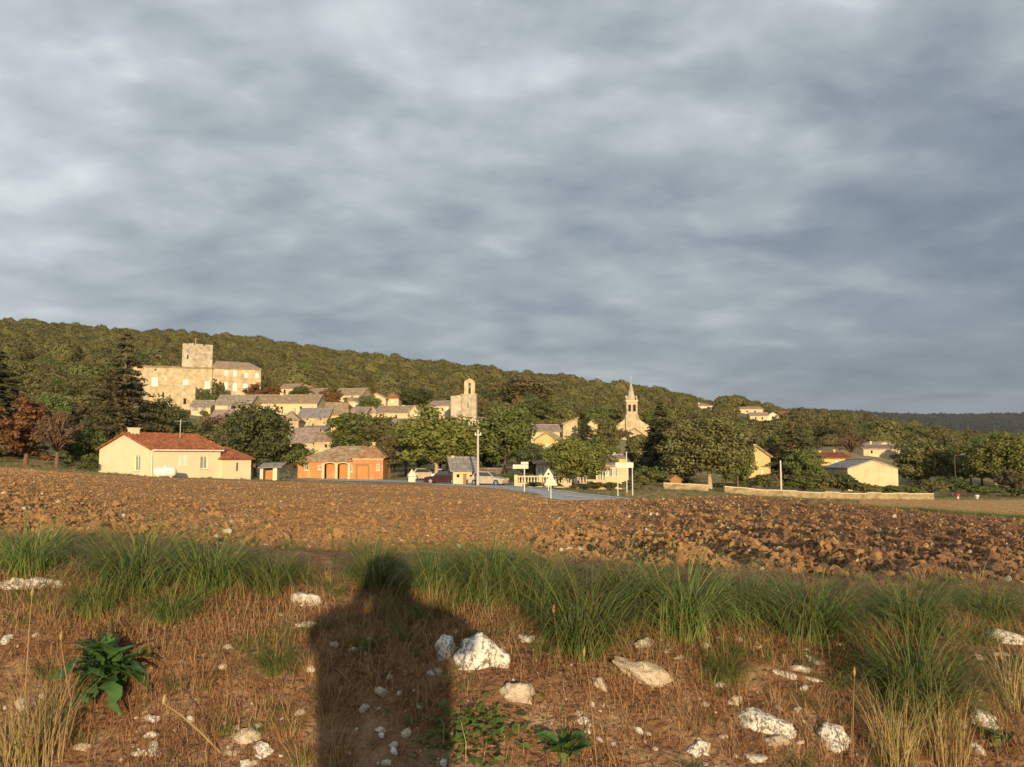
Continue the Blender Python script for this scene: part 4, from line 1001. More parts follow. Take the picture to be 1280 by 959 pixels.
# --- signs and poles
def sign_post(name, label, px, py_top, d, build, rz=0, py_base=None, cat='sign'):
    p = P(px, py_top, d); z = Tz(p.x, p.y); t = thing(name, label, cat, (p.x, p.y, z), rz); h = p.z - z
    build(t, h); return t
def pole(t, h, r=.04, x=0, m='metal_pale', nm='post'):
    mb = MB(); mb.tube([(x, 0, -.3), (x, 0, h)], r, 8); mb.build(nm, m, t)
def direction(t, h):
    pole(t, h, .05)
    for x0, x1, z0, z1 in ((-.95, .32, h - .55, h - .22), (-.28, .32, h - .19, h)): mb = MB(); mb.box(x0, x1, -.09, -.055, z0, z1); mb.build('panel', 'sign_white', t)
sign_post('direction_sign', 'pale direction sign with two stacked panels on a post by the road', 655.5, 577.5, 66, direction)
def tri(t, h, s=.95, plate=False, mark=False):
    pole(t, h - .1, .04); mb = MB(); z0 = h - s * .87; c = .07
    mb.prism([(-s / 2 + c, z0), (s / 2 - c, z0), (s / 2, z0 + c * .6), (s / 2 - c * .45, z0 + c * 1.6), (c * .5, h - c * .5), (0, h), (-c * .5, h - c * .5), (-s / 2 + c * .45, z0 + c * 1.6), (-s / 2, z0 + c * .6)], 'y', -.075, -.045); pn = mb.build('panel', 'sign_white', t)
    if plate: mb = MB(); mb.box(-s * .42, s * .42, -.075, -.045, z0 - .62, z0 - .06); mb.build('plate', 'sign_white', t)
    if mark: mb = MB(); mb.lathe([(.10, 0), (.10, .012)], 10); M = Matrix.Translation((0, -.078, z0 + s * .32)) @ Matrix.Rotation(R(90), 4, 'X'); mb.v = [tuple(M @ Vector(q)) for q in mb.v]; mb.build('symbol', 'black', t)
sign_post('warning_sign', 'large pale triangular road sign seen at the edge of the field', 688.5, 592.5, 57, lambda t, h: tri(t, h, .95))
sign_post('warning_sign', 'smaller triangular road sign with dark dot behind the large pale one', 685.5, 585.5, 68, lambda t, h: tri(t, h, .85, mark=True))
sign_post('warning_sign', 'pale triangular road sign with square plate below near the parked cars', 515, 586.5, 92, lambda t, h: tri(t, h, .95, plate=True))
def town(t, h):
    for x, dz in ((-.55, 0), (.62, 0)): pole(t, h - .02, .045, x)
    mb = MB(); mb.box(-.72, .70, -.085, -.05, h - .44, h - .02); mb.build('panel', 'sign_white', t)
    mb = MB(); mb.box(-.42, .1, -.085, -.05, h + .0, h + .24); mb.build('upper_panel', 'sign_orange', t)
    mb = MB(); mb.tube([(-.16, 0, h - .1), (-.16, 0, h + .2)], .03, 6); mb.build('bracket', 'metal_pale', t)
sign_post('town_sign', 'white town sign on two posts with a small orange panel above', 780.5, 577.8, 64, town)
sign_post('mast', 'thin pale mast standing behind the white town sign', 783, 564.5, 70, lambda t, h: pole(t, h, .045), cat='pole')
def upole(t, h):
    mb = MB(); mb.tube([(0, 0, -.5), (0, 0, h)], [.16, .10], 10); mb.build('post', 'concrete', t)
    mb = MB(); mb.box(-.32, .32, -.06, .06, h - .6, h - .48); mb.build('crossarm', 'metal_pale', t)
    for x in (-.27, .27): mb = MB(); mb.lathe([(.05, h - .477), (.06, h - .38), (.03, h - .3)], 8, x, 0); mb.build('insulator', 'shutter_white', t)
sign_post('utility_pole', 'tall concrete utility pole beside the small cream cottage', 597.5, 537, 82, upole, cat='pole')
def plain(t, h):
    mb = MB(); mb.tube([(0, 0, -.4), (0, 0, h)], [.11, .08], 10); mb.build('post', 'metal_pale', t); mb = MB(); mb.lathe([(.1, h + .002), (.1, h + .05), (.03, h + .08)], 8); mb.build('cap', 'metal_pale', t)
sign_post('pole', 'plain pale pole standing behind the long ochre garden wall', 975.5, 576.5, 89, plain, cat='pole')
sign_post('pole', 'grey pole top standing among the trees right of the street lamp', 1274, 551, 120, plain, cat='pole')
def lamp(t, h):
    mb = MB(); mb.tube([(0, 0, -.4), (0, 0, h - .2), (.1, 0, h), (.9, 0, h + .12)], [.05, .04, .035, .03], 8); mb.build('post', 'bark', t)
    mb = MB(); mb.tube([(.85, 0, h + .1), (1.1, 0, h + .16), (1.55, 0, h + .2)], [.06, .13, .07], 8); mb.build('lamp_head', 'lamp_glass', t)
sign_post('street_lamp', 'street lamp with pale head among the trees right of the barn', 1193, 569.5, 108, lamp, cat='lamp')

# --- small things by the far wall
def kennel():
    q = P(848, 612, 84); t = thing('wooden_hut', 'small wooden hut with gable roof behind the short pale wall', 'hut', (q.x, q.y + 1.2, Tz(q.x, q.y + 1.2)), R(10))
    mb = MB(); mb.prism([(-.62, -.3), (.62, -.3), (.62, .95), (0, 1.4), (-.62, .95)], 'y', 0, 1.2); mb.build('body', 'wood', t)
    mb = MB(); slab(mb, [(-.8, -.15, .92), (-.8, 1.35, .92), (0, 1.35, 1.5), (0, -.15, 1.5)], .06); slab(mb, [(.8, -.15, .92), (.8, 1.35, .92), (0, 1.35, 1.5), (0, -.15, 1.5)], .06); mb.build('roof', 'wood', t)
    mb = MB(); mb.box(-.25, .25, -.03, -.004, -.1, .6); mb.build('door', 'opening', t)
kennel()


def car(label, px, d, rz, body, L_=4.0, group='cars parked among the trees by the cottage'):
    q = P(px, 600, d); t = thing('parked_car', label, 'car', (q.x, q.y, Tz(q.x, q.y)), rz, group); h = .84
    mb = MB(); pr = [(-L_ / 2, .35), (-L_ / 2 + .05, .22), (L_ / 2 - .05, .22), (L_ / 2, .35), (L_ / 2 - .02, .62), (L_ / 2 - .15, .74), (L_ / 2 - .95, .86), (-L_ / 2 + .25, .90), (-L_ / 2 + .03, .80)]
    mb.prism(pr, 'y', -h, h); bo = mb.build('body', body, t)
    cb = MB(); top = [(-L_ / 2 + .35, .902), (L_ / 2 - 1.05, .872), (L_ / 2 - 1.75, 1.42), (-L_ / 2 + .85, 1.46)]
    n = len(cb.v); k = 4; sh = [0, 0, .16, .16]
    for s in (-1, 1): cb.v += [(x, s * (h - .05 - sh[i]), z) for i, (x, z) in enumerate(top)]
    cb.f += [(0, 1, 2, 3), (7, 6, 5, 4)] + [(i, (i + 1) % 4, 4 + (i + 1) % 4, 4 + i) for i in range(4)]; cb.mi += [0] * 6; cb.build('cabin', body, t)
    for s in (-1, 1):
        gb = MB(); y0 = s * (h - .045); y1 = s * (h - .19)
        def g(x, z): f = (z - .9) / .52; return (x, (h - .048) * s + (-.15 * s) * f + .012 * s, z)
        gb.face([g(-L_ / 2 + .62, .97), g(L_ / 2 - 1.25, .97), g(L_ / 2 - 1.78, 1.36), g(-L_ / 2 + .95, 1.38)]); gb.build('side_window', 'glass', t)
    for xa, za, xb, zb, nm in ((L_ / 2 - 1.12, .94, L_ / 2 - 1.70, 1.38, 'windscreen'), (-L_ / 2 + .42, .97, -L_ / 2 + .80, 1.40, 'rear_window')):
        e = .03 if nm == 'windscreen' else -.03; gb = MB(); gb.face([(xa + e, -.66, za), (xa + e, .66, za), (xb + e, .56, zb), (xb + e, -.56, zb)]); gb.build(nm, 'glass', t)
    for x in (-L_ / 2 + .72, L_ / 2 - .78):
        for s in (-1, 1):
            M = Matrix.Translation((x, s * (h - .08), .31)) @ Matrix.Rotation(R(90), 4, 'X')
            wb = MB(); wb.lathe([(.2, -.1), (.31, -.09), (.31, .09), (.2, .1)], 16); wb.v = [tuple(M @ Vector(p)) for p in wb.v]; w = wb.build('wheel', 'rubber', t)
            wb = MB(); wb.lathe([(.19, -.106), (.19, .106)], 12); wb.v = [tuple(M @ Vector(p)) for p in wb.v]; wb.build('rim', 'rim', w)
    for s in (-1, 1):
        lb = MB(); lb.box(L_ / 2 - .06, L_ / 2 + .01, s * .6 - .16, s * .6 + .16, .58, .70); lb.build('headlight', 'lamp_glass', t)
        lb = MB(); lb.box(-L_ / 2 - .01, -L_ / 2 + .06, s * .66 - .09, s * .66 + .09, .62, .80); lb.build('tail_light', 'plastic_red', t)
car('dark red car parked between the plane tree and the cottage', 554, 88, R(172), 'car_red')
car('pale beige car parked under the plane tree near the triangular sign', 530, 101, R(20), 'car_beige')
car('white car parked behind the dark red one', 560, 97, R(8), 'car_white', 4.2)
car('sand coloured car parked right of the concrete utility pole', 611, 84, R(-25), 'car_beige')


def post_box(px, d, h, m, label, nm):
    q = P(px, 615, d); t = thing(nm, label, 'bollard', (q.x, q.y, Tz(q.x, q.y))); mb = MB(); mb.lathe([(.12, -.2), (.12, h * .6)], 10); mb.build('stem', 'metal_pale', t); mb = MB(); mb.lathe([(.2, h * .6 + .003), (.26, h * .75), (.24, h), (.1, h + .08)], 12); mb.build('head', m, t)
post_box(1197, 92, .5, 'plastic_red', 'small red marker post below the trees right of the wall end', 'marker_post')
post_box(1221, 91, .45, 'sign_white', 'small white marker post below the trees right of the wall end', 'marker_post')

# ------------------------------------------------------------------ trees
def cards(c, nrm, size, aspect=1.6):
    """leaf-sized diamonds at c facing nrm"""
    n = len(c); r = RNG.normal(size=(n, 3)); t = np.cross(nrm, r); t /= np.linalg.norm(t, axis=1)[:, None] + 1e-9
    b = np.cross(nrm, t); s = np.asarray(size)[:, None]
    bend = nrm * s * .25
    v = np.stack([c - t * s * aspect * .5 - bend, c - b * s * .42, c + t * s * aspect * .5 - bend, c + b * s * .42], 1).reshape(-1, 3)
    f = np.arange(4 * n).reshape(n, 4); return v, f


def unit(n):
    v = RNG.normal(size=(n, 3)); return v / np.linalg.norm(v, axis=1)[:, None]


def clumpy(nc, nl, rx, rz, cz, leaf, flat=.0, cr=(.2, .36), low=-.75, shell=(.45, .95)):
    """crown of leaf clumps in an uneven ellipsoid"""
    cs = []
    d = unit(nc * 4); d = d[d[:, 2] > low][:nc]
    lob = 1 + .22 * np.sin(d[:, 0] * 3.1 + RNG.uniform(0, 6)) * np.cos(d[:, 1] * 2.7 + RNG.uniform(0, 6)) + RNG.uniform(-.12, .12, len(d))
    rad = RNG.uniform(shell[0], shell[1], len(d)) * lob
    cen = d * rad[:, None] * np.array([rx, rx, rz]) + np.array([0, 0, cz])
    P_, N_, S_ = [], [], []
    for c in cen:
        r = RNG.uniform(*cr) * rx; u = unit(nl); q = u * RNG.uniform(.55, 1.05, nl)[:, None] * r * np.array([1, 1, .72]) + c
        nn = u * .9 + RNG.normal(size=(nl, 3)) * .34 + np.array([0, 0, .15]); nn /= np.linalg.norm(nn, axis=1)[:, None]
        P_.append(q); N_.append(nn); S_.append(RNG.uniform(.7, 1.35, nl) * leaf)
    return np.concatenate(P_), np.concatenate(N_), np.concatenate(S_), cen


def trunk_mesh(name, h, r, limbs, m, fork=0, lean=0.0):
    mb = MB(); pts = [(lean * h * (i / 5) ** 1.5 + .05 * math.sin(i * 1.7), .05 * math.cos(i * 2.3), -.5 + (h + .5) * i / 5) for i in range(6)]
    mb.tube(pts, [r * 1.35] + [r * (1 - .12 * i) for i in range(1, 6)], 9)
    for c in limbs:
        z0 = h * random.uniform(.55, .98); i = min(4, int((z0 + .5) / (h + .5) * 5)); a = Vector(pts[i]).lerp(Vector(pts[i + 1]), .5); c = Vector(c)
        mid = a.lerp(c, .5) + Vector((random.uniform(-.2, .2), random.uniform(-.2, .2), .15 * (c - a).length))
        mb.tube([a, mid, c], [r * .5, r * .3, r * .08], 6)
    return mb.mesh(name, m, True)

TREES = {}


def broadleaf(kind, leafm, barkm, H, Wd, cb, nc=70, nl=70, leaf=.26, nvar=3, fork=0, low=-.75, sparse=False, limbn=16):
    out = []
    for k in range(nvar):
        rz = (H - cb) / 2; p, n, s, cen = clumpy(nc, nl, Wd / 2 * .86, rz * .88, cb + rz, leaf, low=low, cr=(.14, .24) if sparse else (.2, .36))
        v, f = cards(p, n, s)
        me = mesh_np('crown', v, f, leafm)
        tr = trunk_mesh('trunk', cb + rz * .5, .03 * H, [tuple(c) for c in cen[:limbn]], barkm)
        out.append((me, tr, float(np.percentile(v[:, 2], 99.5)), float(np.percentile(np.abs(v[:, 0]), 99)) * 2))
    TREES[kind] = out


def conifer(kind, leafm, barkm, H, Wd, tiers, nb, leaf, droop, nvar=2, bare=.06, open_=1.0, per=60, cone=.9):
    out = []
    for k in range(nvar):
        Pp, Nn, Ss = [], [], []; mb = MB()
        mb.tube([(0, 0, -.5), (.05, 0, H * .5), (0, .04, H * .99)], [.028 * H, .017 * H, .02], 9)
        for t in range(tiers):
            u = bare + (1 - bare) * (t + RNG.uniform(0, .7)) / tiers
            if u > .99: continue
            z = H * u; Lm = Wd / 2 * (1 - u) ** cone * RNG.uniform(.75, 1.12) + .15
            for b in range(nb if u < .8 else max(4, nb // 2)):
                an = RNG.uniform(0, 6.283); L_ = Lm * RNG.uniform(.55, 1.1); dr = np.array([math.cos(an), math.sin(an)])
                n = max(6, int(per * L_ / (Wd / 2)) + 5); s = RNG.uniform(.12, 1, n) ** .8
                tip = -droop * L_
                q = np.zeros((n, 3)); q[:, :2] = dr * (s * L_)[:, None]; q[:, 2] = z + tip * s ** 1.5 + .12 * L_ * s * (1 - s) * 2
                q += RNG.normal(size=(n, 3)) * np.array([.16, .16, .09]) * (.25 + L_ * .22) * open_
                nn = np.array([0, 0, .8]) + RNG.normal(size=(n, 3)) * .7 + np.array([dr[0], dr[1], 0]) * .3; nn /= np.linalg.norm(nn, axis=1)[:, None]
                Pp.append(q); Nn.append(nn); Ss.append(RNG.uniform(.7, 1.3, n) * leaf)
                if L_ > 1.0 and b % 2 == 0: mb.tube([(0, 0, z), (dr[0] * L_ * .5, dr[1] * L_ * .5, z + tip * .35 + .06 * L_), (dr[0] * L_ * .95, dr[1] * L_ * .95, z + tip * .93)], [.012 * L_ + .02, .01 * L_ + .01, .008], 5)
        v, f = cards(np.concatenate(Pp), np.concatenate(Nn), np.concatenate(Ss), 2.2)
        out.append((mesh_np('crown', v, f, leafm), mb.mesh('trunk', barkm, True), H, float(np.percentile(np.abs(v[:, 0]), 99)) * 2))
    TREES[kind] = out

broadleaf('plane', 'leaf_plane', 'bark_pale', 9, 9, 1.3, 130, 85, .25, 3, low=-.9)
broadleaf('round', 'leaf_olive', 'bark_pale', 9, 9, 1.2, 170, 100, .2, 1, low=-.95)
broadleaf('green', 'leaf_green', 'bark', 8, 7, .8, 105, 80, .22, 3, low=-.9)
broadleaf('dark', 'leaf_dark', 'bark', 8, 8, .3, 130, 90, .22, 2, low=-.95)
broadleaf('olive', 'leaf_olive', 'bark', 7, 7, .6, 95, 75, .22, 3, low=-.9)
broadleaf('brown', 'leaf_brown', 'bark', 7, 7, 1.0, 75, 65, .23, 2)
broadleaf('rust', 'leaf_rust', 'bark_red', 8, 7, .3, 130, 70, .2, 2, sparse=True, limbn=40, low=-.95)
broadleaf('bare', 'leaf_mauve', 'bark_red', 8, 6, 1.6, 60, 26, .15, 2, sparse=True, limbn=60)
broadleaf('bush', 'leaf_green', 'bark', 2.6, 3.6, .05, 50, 50, .16, 3, low=-.3)
broadleaf('bush_dark', 'leaf_dark', 'bark', 2.6, 3.6, .05, 50, 50, .16, 2, low=-.3)
broadleaf('bush_olive', 'leaf_olive', 'bark', 2.6, 3.6, .05, 50, 50, .16, 2, low=-.3)
broadleaf('bush_mauve', 'leaf_mauve', 'bark', 2.6, 3.6, .05, 50, 45, .15, 1, low=-.3)
broadleaf('cypress', 'leaf_dark', 'bark', 8, 1.9, .2, 90, 45, .16, 2, low=-1)
conifer('cedar', 'leaf_cedar', 'bark', 16, 11, 30, 10, .23, .12, 2, bare=.03, per=80, cone=.95)
conifer('spruce', 'leaf_conifer', 'bark', 12, 6.5, 32, 12, .2, .22, 2, bare=.02, per=75, cone=.8)


def tree(name, label, kind, px, ytop, wpx, d, cat='tree', group=None, rz=None, yb=None, var=None):
    """a tree whose foot stands on the land in picture column px at distance d, reaching up to row ytop, wpx wide"""
    q = P(px, 560, d); z = Tz(q.x, q.y) if yb is None else P(px, yb, d).z
    top = P(px, ytop, d).z; vs = TREES[kind]; cr, tr, H, Wd = vs[random.randrange(len(vs)) if var is None else var % len(vs)]
    h = max(top - z, .6); w = wpx * d / F
    t = thing(name, label, cat, (q.x, q.y, z), random.uniform(0, 6.28) if rz is None else rz, group); t.scale = (w / Wd, w / Wd, h / H)
    link('trunk', tr, t); link('crown', cr, t)
    FOOT.append((q.x, q.y, w * .3))
    return t

# left
tree('conifer_tree', 'tall dark conifer at the far left beyond the rust coloured tree', 'spruce', -8, 438, 105, 100)
tree('conifer_tree', 'tall loose cedar with long boughs behind the cream bungalow', 'cedar', 153, 415, 108, 100)
tree('autumn_tree', 'rust red autumn tree at the far edge of the ploughed field', 'rust', 33, 500, 92, 88)
tree('autumn_tree', 'nearly bare reddish tree with curved trunk between the rust tree and cedar', 'bare', 72, 512, 62, 86)
tree('tree', 'rounded deep green tree filling the gap left of the cream bungalow', 'green', 104, 538, 56, 93)
tree('tree', 'broad dark tree behind the bungalow beside the cedar', 'dark', 196, 500, 75, 108)
tree('tree', 'olive green tree standing behind the bungalow roof', 'olive', 240, 528, 62, 112)
tree('tree', 'smaller dark tree behind the left end of the bungalow', 'dark', 128, 520, 70, 110)
tree('shrub', 'dark low shrub against the left wall of the bungalow', 'bush_dark', 112, 578, 26, 82, 'shrub')
tree('tree', 'dark round tree with dense crown between the bungalow and the village', 'dark', 319, 508, 88, 101, var=0)
tree('shrub', 'dark green bush left of the orange stone house', 'bush', 361, 556, 42, 104, 'shrub')
tree('shrub', 'mauve brown bushes on the bank below the castle houses', 'bush_mauve', 268, 520, 44, 158, 'shrub')
tree('shrub', 'mauve scrub beside the stone sheds under the castle', 'bush_mauve', 292, 538, 34, 140, 'shrub')
tree('cypress_tree', 'green cypress against the castle wall between its two wings', 'cypress', 266, 474, 9, 207)
tree('shrub', 'brownish bush beside the cypress at the castle wall', 'bush_olive', 274, 478, 12, 209, 'shrub')
tree('shrub', 'dark bush at the foot of the castle left of the cypress', 'bush_dark', 254, 486, 22, 206, 'shrub')
tree('autumn_tree', 'reddish bush below the right windows of the castle', 'rust', 318, 480, 30, 206)
tree('autumn_tree', 'low reddish tree right of the castle', 'rust', 340, 482, 26, 212)
tree('tree', 'round green tree in front of the cream gable house', 'green', 376, 483, 26, 236)
tree('autumn_tree', 'rounded rust coloured tree among the upper village roofs', 'rust', 413, 486, 36, 214)
tree('tree', 'small green tree beside the rust coloured tree in the village', 'green', 431, 501, 18, 205)
tree('tree', 'green tree between the upper tan roofs of the village', 'green', 461, 495, 32, 216)
tree('tree', 'dark tree at the edge of the wood beyond the red village roof', 'dark', 521, 486, 48, 246)
# middle
tree('tree', 'spreading green tree behind the ruined gable', 'green', 447, 517, 72, 134)
tree('tree', 'green tree with brown leaves behind the orange stone house', 'olive', 480, 522, 54, 130)
tree('tree', 'brownish thin tree right of the orange stone house', 'brown', 487, 545, 42, 108)
tree('plane_tree', 'big yellow green plane tree with thick trunk over the parked cars', 'plane', 546, 511, 98, 96, var=0)
tree('plane_tree', 'darker plane tree spreading behind the cars', 'green', 508, 530, 62, 112)
tree('plane_tree', 'tall green plane tree right of the concrete utility pole', 'green', 632, 511, 74, 98, var=1)
tree('plane_tree', 'shaded plane tree between the utility pole and the cottage', 'dark', 606, 540, 36, 104)
tree('plane_tree', 'low wide plane tree leaning over the stone balustrade', 'plane', 722, 548, 76, 78, var=1)
tree('tree', 'dark tree behind the stone balustrade', 'dark', 668, 556, 52, 92)
tree('tree', 'broad green tree on the slope left of the spired church', 'green', 671, 500, 62, 200)
tree('tree', 'great dark brown tree standing alone on the hillside wood', 'brown', 656, 470, 76, 262)
tree('tree', 'dark pine left of the spired church', 'spruce', 732, 522, 30, 150)
tree('tree', 'olive green tree in front of the church', 'olive', 757, 524, 40, 150)
tree('tree', 'green tree behind the teal shuttered house', 'green', 745, 548, 52, 110)
tree('cypress_tree', 'slim dark cypress below the church porch', 'cypress', 788, 541, 15, 118)
tree('conifer_tree', 'tall dark fir right of the church', 'spruce', 826, 503, 66, 100, var=0)
tree('conifer_tree', 'smaller dark fir behind the tall one right of the church', 'spruce', 812, 552, 40, 104, var=1)
tree('shrub', 'rounded green bush at the roadside right of the town sign', 'bush', 815, 584, 42, 80, 'shrub')
tree('shrub', 'reddish low hedge bush beneath the teal shuttered house', 'bush_olive', 800, 597, 36, 76, 'shrub')
tree('tree', 'big rounded green tree with pale forked trunk behind the garden wall', 'round', 886, 525, 102, 91)
tree('tree', 'shadowed tree filling in left of the big round tree', 'dark', 850, 556, 52, 97)
tree('tree', 'green tree beside the big round one with slender trunk', 'green', 921, 552, 50, 94)
tree('conifer_tree', 'tall spruce with reddish drooping boughs near the plain pole', 'cedar', 992, 512, 76, 112, var=1)
tree('tree', 'bright green tree right of the spruce', 'green', 1004, 562, 46, 108)
tree('tree', 'reddish brown tree between the yellow gable and the spruce', 'brown', 962, 556, 36, 116)
tree('autumn_tree', 'bare brown tree above the red roofed yellow house', 'bare', 1063, 540, 40, 160)
tree('tree', 'broad olive tree right of the barn', 'olive', 1152, 552, 72, 118)
tree('tree', 'dark green tree just beyond the right corner of the barn', 'green', 1142, 572, 40, 120)
tree('tree', 'shaded tree behind the street lamp', 'dark', 1190, 560, 56, 122)
tree('tree', 'big yellow green tree at the right edge of the village', 'plane', 1243, 546, 82, 108, var=2)
tree('tree', 'small reddish bush tree beneath the big yellow green one', 'brown', 1262, 588, 46, 98)
tree('tree', 'green tree cut by the right-hand edge beyond the grey pole', 'green', 1292, 556, 50, 106)
tree('shrub', 'low dark bush under the street lamp', 'bush_dark', 1188, 596, 44, 98, 'shrub')
tree('shrub', 'low reddish bush between the marker posts and wall end', 'bush_olive', 1160, 600, 40, 97, 'shrub')
GB = 'bushes behind the garden wall'
for px, yt, w, wh in ((905, 600, 34, 'under the right side of the big rounded tree'), (935, 594, 36, 'at the foot of the yellow gable house'), (955, 590, 40, 'between the yellow gable house and the plain pole'), (1003, 592, 44, 'below the tall spruce'), (1028, 590, 42, 'between the spruce and the barn'), (1052, 588, 44, 'at the left corner of the barn'), (1078, 600, 40, 'under the barn gable'), (1108, 603, 36, 'at the right half of the barn gable'), (1132, 604, 34, 'just past the right corner of the barn'), (1228, 604, 40, 'below the big yellow green tree'), (1268, 606, 44, 'right of the big yellow green tree')):
    tree('shrub', 'leafy bush ' + wh, random.choice(['bush', 'bush_olive', 'bush_dark']), px, yt + 4, w, 96, 'shrub', GB)
for px in (668, 690, 745, 765): tree('shrub', 'low clipped bush at the foot of the balustrade', 'bush_olive', px, 603, 26, 75.5, 'shrub', 'low bushes along the balustrade')
for px, w in ((628, 20), (640, 18)): tree('shrub', 'low roadside bush near the cottages', 'bush', px, 592, w, 92, 'shrub', 'low roadside bushes')


# woodland trees one can tell apart on the right-hand slope and round the village
def clear(x, y, pad=0): return all((x - a) ** 2 + (y - b) ** 2 > (r + pad) ** 2 for a, b, r in FOOT)
BL = [('green', .33), ('olive', .42), ('brown', .15), ('dark', .1)]
# houses that must stay in sight: (left, right, lowest row that shows, distance)
SEE = [(1078, 1130, 566, 170), (1022, 1062, 582, 148), (1040, 1126, 606, 108), (866, 895, 512, 430), (915, 975, 526, 360), (975, 992, 521, 395), (1007, 1023, 524, 325), (772, 812, 546, 195), (703, 750, 534, 155), (929, 950, 575, 112), (345, 530, 520, 200), (662, 702, 548, 135), (240, 330, 494, 205), (165, 246, 512, 205), (535, 600, 530, 160)]


def hides(x, y, ztop, w):
    px = 640 + x / y * F; py = 572 - (ztop - ZC) / y * F * .995
    hw = w / y * F / 2
    return any(y < dd and px + hw > a and px - hw < b and py < row for a, b, row, dd in SEE)
MARKS = [(o['label'], o.location.x, o.location.y, o.name.split('.')[0]) for o in COL.objects if o.get('category') in ('house', 'castle', 'tower', 'church', 'barn', 'shed')]
SHORT = {}
for lb, x, y, nm in MARKS:
    w = lb.split(); SHORT[lb] = ' '.join(w[:6])
    for cut in (' with ', ' under ', ' below ', ' in front ', ' behind ', ' above ', ' on ', ' beside ', ' between ', ' at ', ' right ', ' left ', ' adjoining ', ' among ', ' over ', ' beyond ', ' half ', ' showing '):
        if cut in lb: SHORT[lb] = min(SHORT[lb], lb.split(cut)[0], key=len)


def place_label(k, x, y, h):
    tone = {'green': 'mid green', 'olive': 'olive toned', 'brown': 'brownish', 'dark': 'dark green', 'bush': 'green', 'bush_olive': 'olive', 'bush_dark': 'dark', 'bush_mauve': 'mauve brown'}[k]
    what = 'shrub' if k.startswith('bush') else 'woodland tree'; size = ('low' if h < 2.4 else 'tall') if what == 'shrub' else ('low' if h < 5 else 'medium' if h < 6.3 else 'tall')
    m = min(MARKS, key=lambda q: (q[1] - x) ** 2 + (q[2] - y) ** 2); dd = math.hypot(m[1] - x, m[2] - y)
    far = 'close' if dd < 14 else 'some way' if dd < 35 else 'far off'
    rel = 'beyond' if y > m[2] + 3 else 'in front of' if y < m[2] - 3 else 'beside'
    return f'{size} {tone} {what} {far} {rel} the {SHORT[m[0]]}'
n = 0
for _ in range(4000):
    if n >= 190: break
    a = random.uniform(-.75, .80); d = random.uniform(112, 250)
    if a < .16:
        if d < 128 or (-.42 < a < -.05 and d > 130) or (-.05 < a < .16 and d < 150): continue
    x = a * d; y = d
    if not clear(x, y, 1.6): continue
    z = Tz(x, y); h = random.uniform(4.2, 7.5); w = random.uniform(4.5, 8)
    if hides(x, y, z + h, w): continue
    k = random.choices([q[0] for q in BL], [q[1] for q in BL])[0]; cr, tr, H, Wd = random.choice(TREES[k])
    lab = place_label(k, x, y, h)
    t = thing('woodland_tree', lab, 'tree', (x, y, z), random.uniform(0, 6.28), 'woodland trees around the village'); t.scale = (w / Wd, w / Wd, h / H); link('trunk', tr, t); link('crown', cr, t)
    FOOT.append((x, y, w * .28)); n += 1


# shrubs and small trees between the village houses
n = 0
for _ in range(5000):
    if n >= 110: break
    a = random.uniform(-.44, .17); d = random.uniform(118, 246); x, y = a * d, d
    if not clear(x, y, .3): continue
    z = Tz(x, y); h = random.uniform(1.6, 3.6); w = h * random.uniform(1.0, 1.6)
    if hides(x, y, z + h, w): continue
    k = random.choices(['bush', 'bush_olive', 'bush_dark', 'bush_mauve'], [.35, .4, .15, .1])[0]; cr, tr, H, Wd = random.choice(TREES[k])
    t = thing('shrub', place_label(k, x, y, h), 'shrub', (x, y, z - .1), random.uniform(0, 6.28), 'shrubs growing between the village houses'); t.scale = (w / Wd, w / Wd, h / H); link('trunk', tr, t); link('crown', cr, t)
    FOOT.append((x, y, w * .3)); n += 1


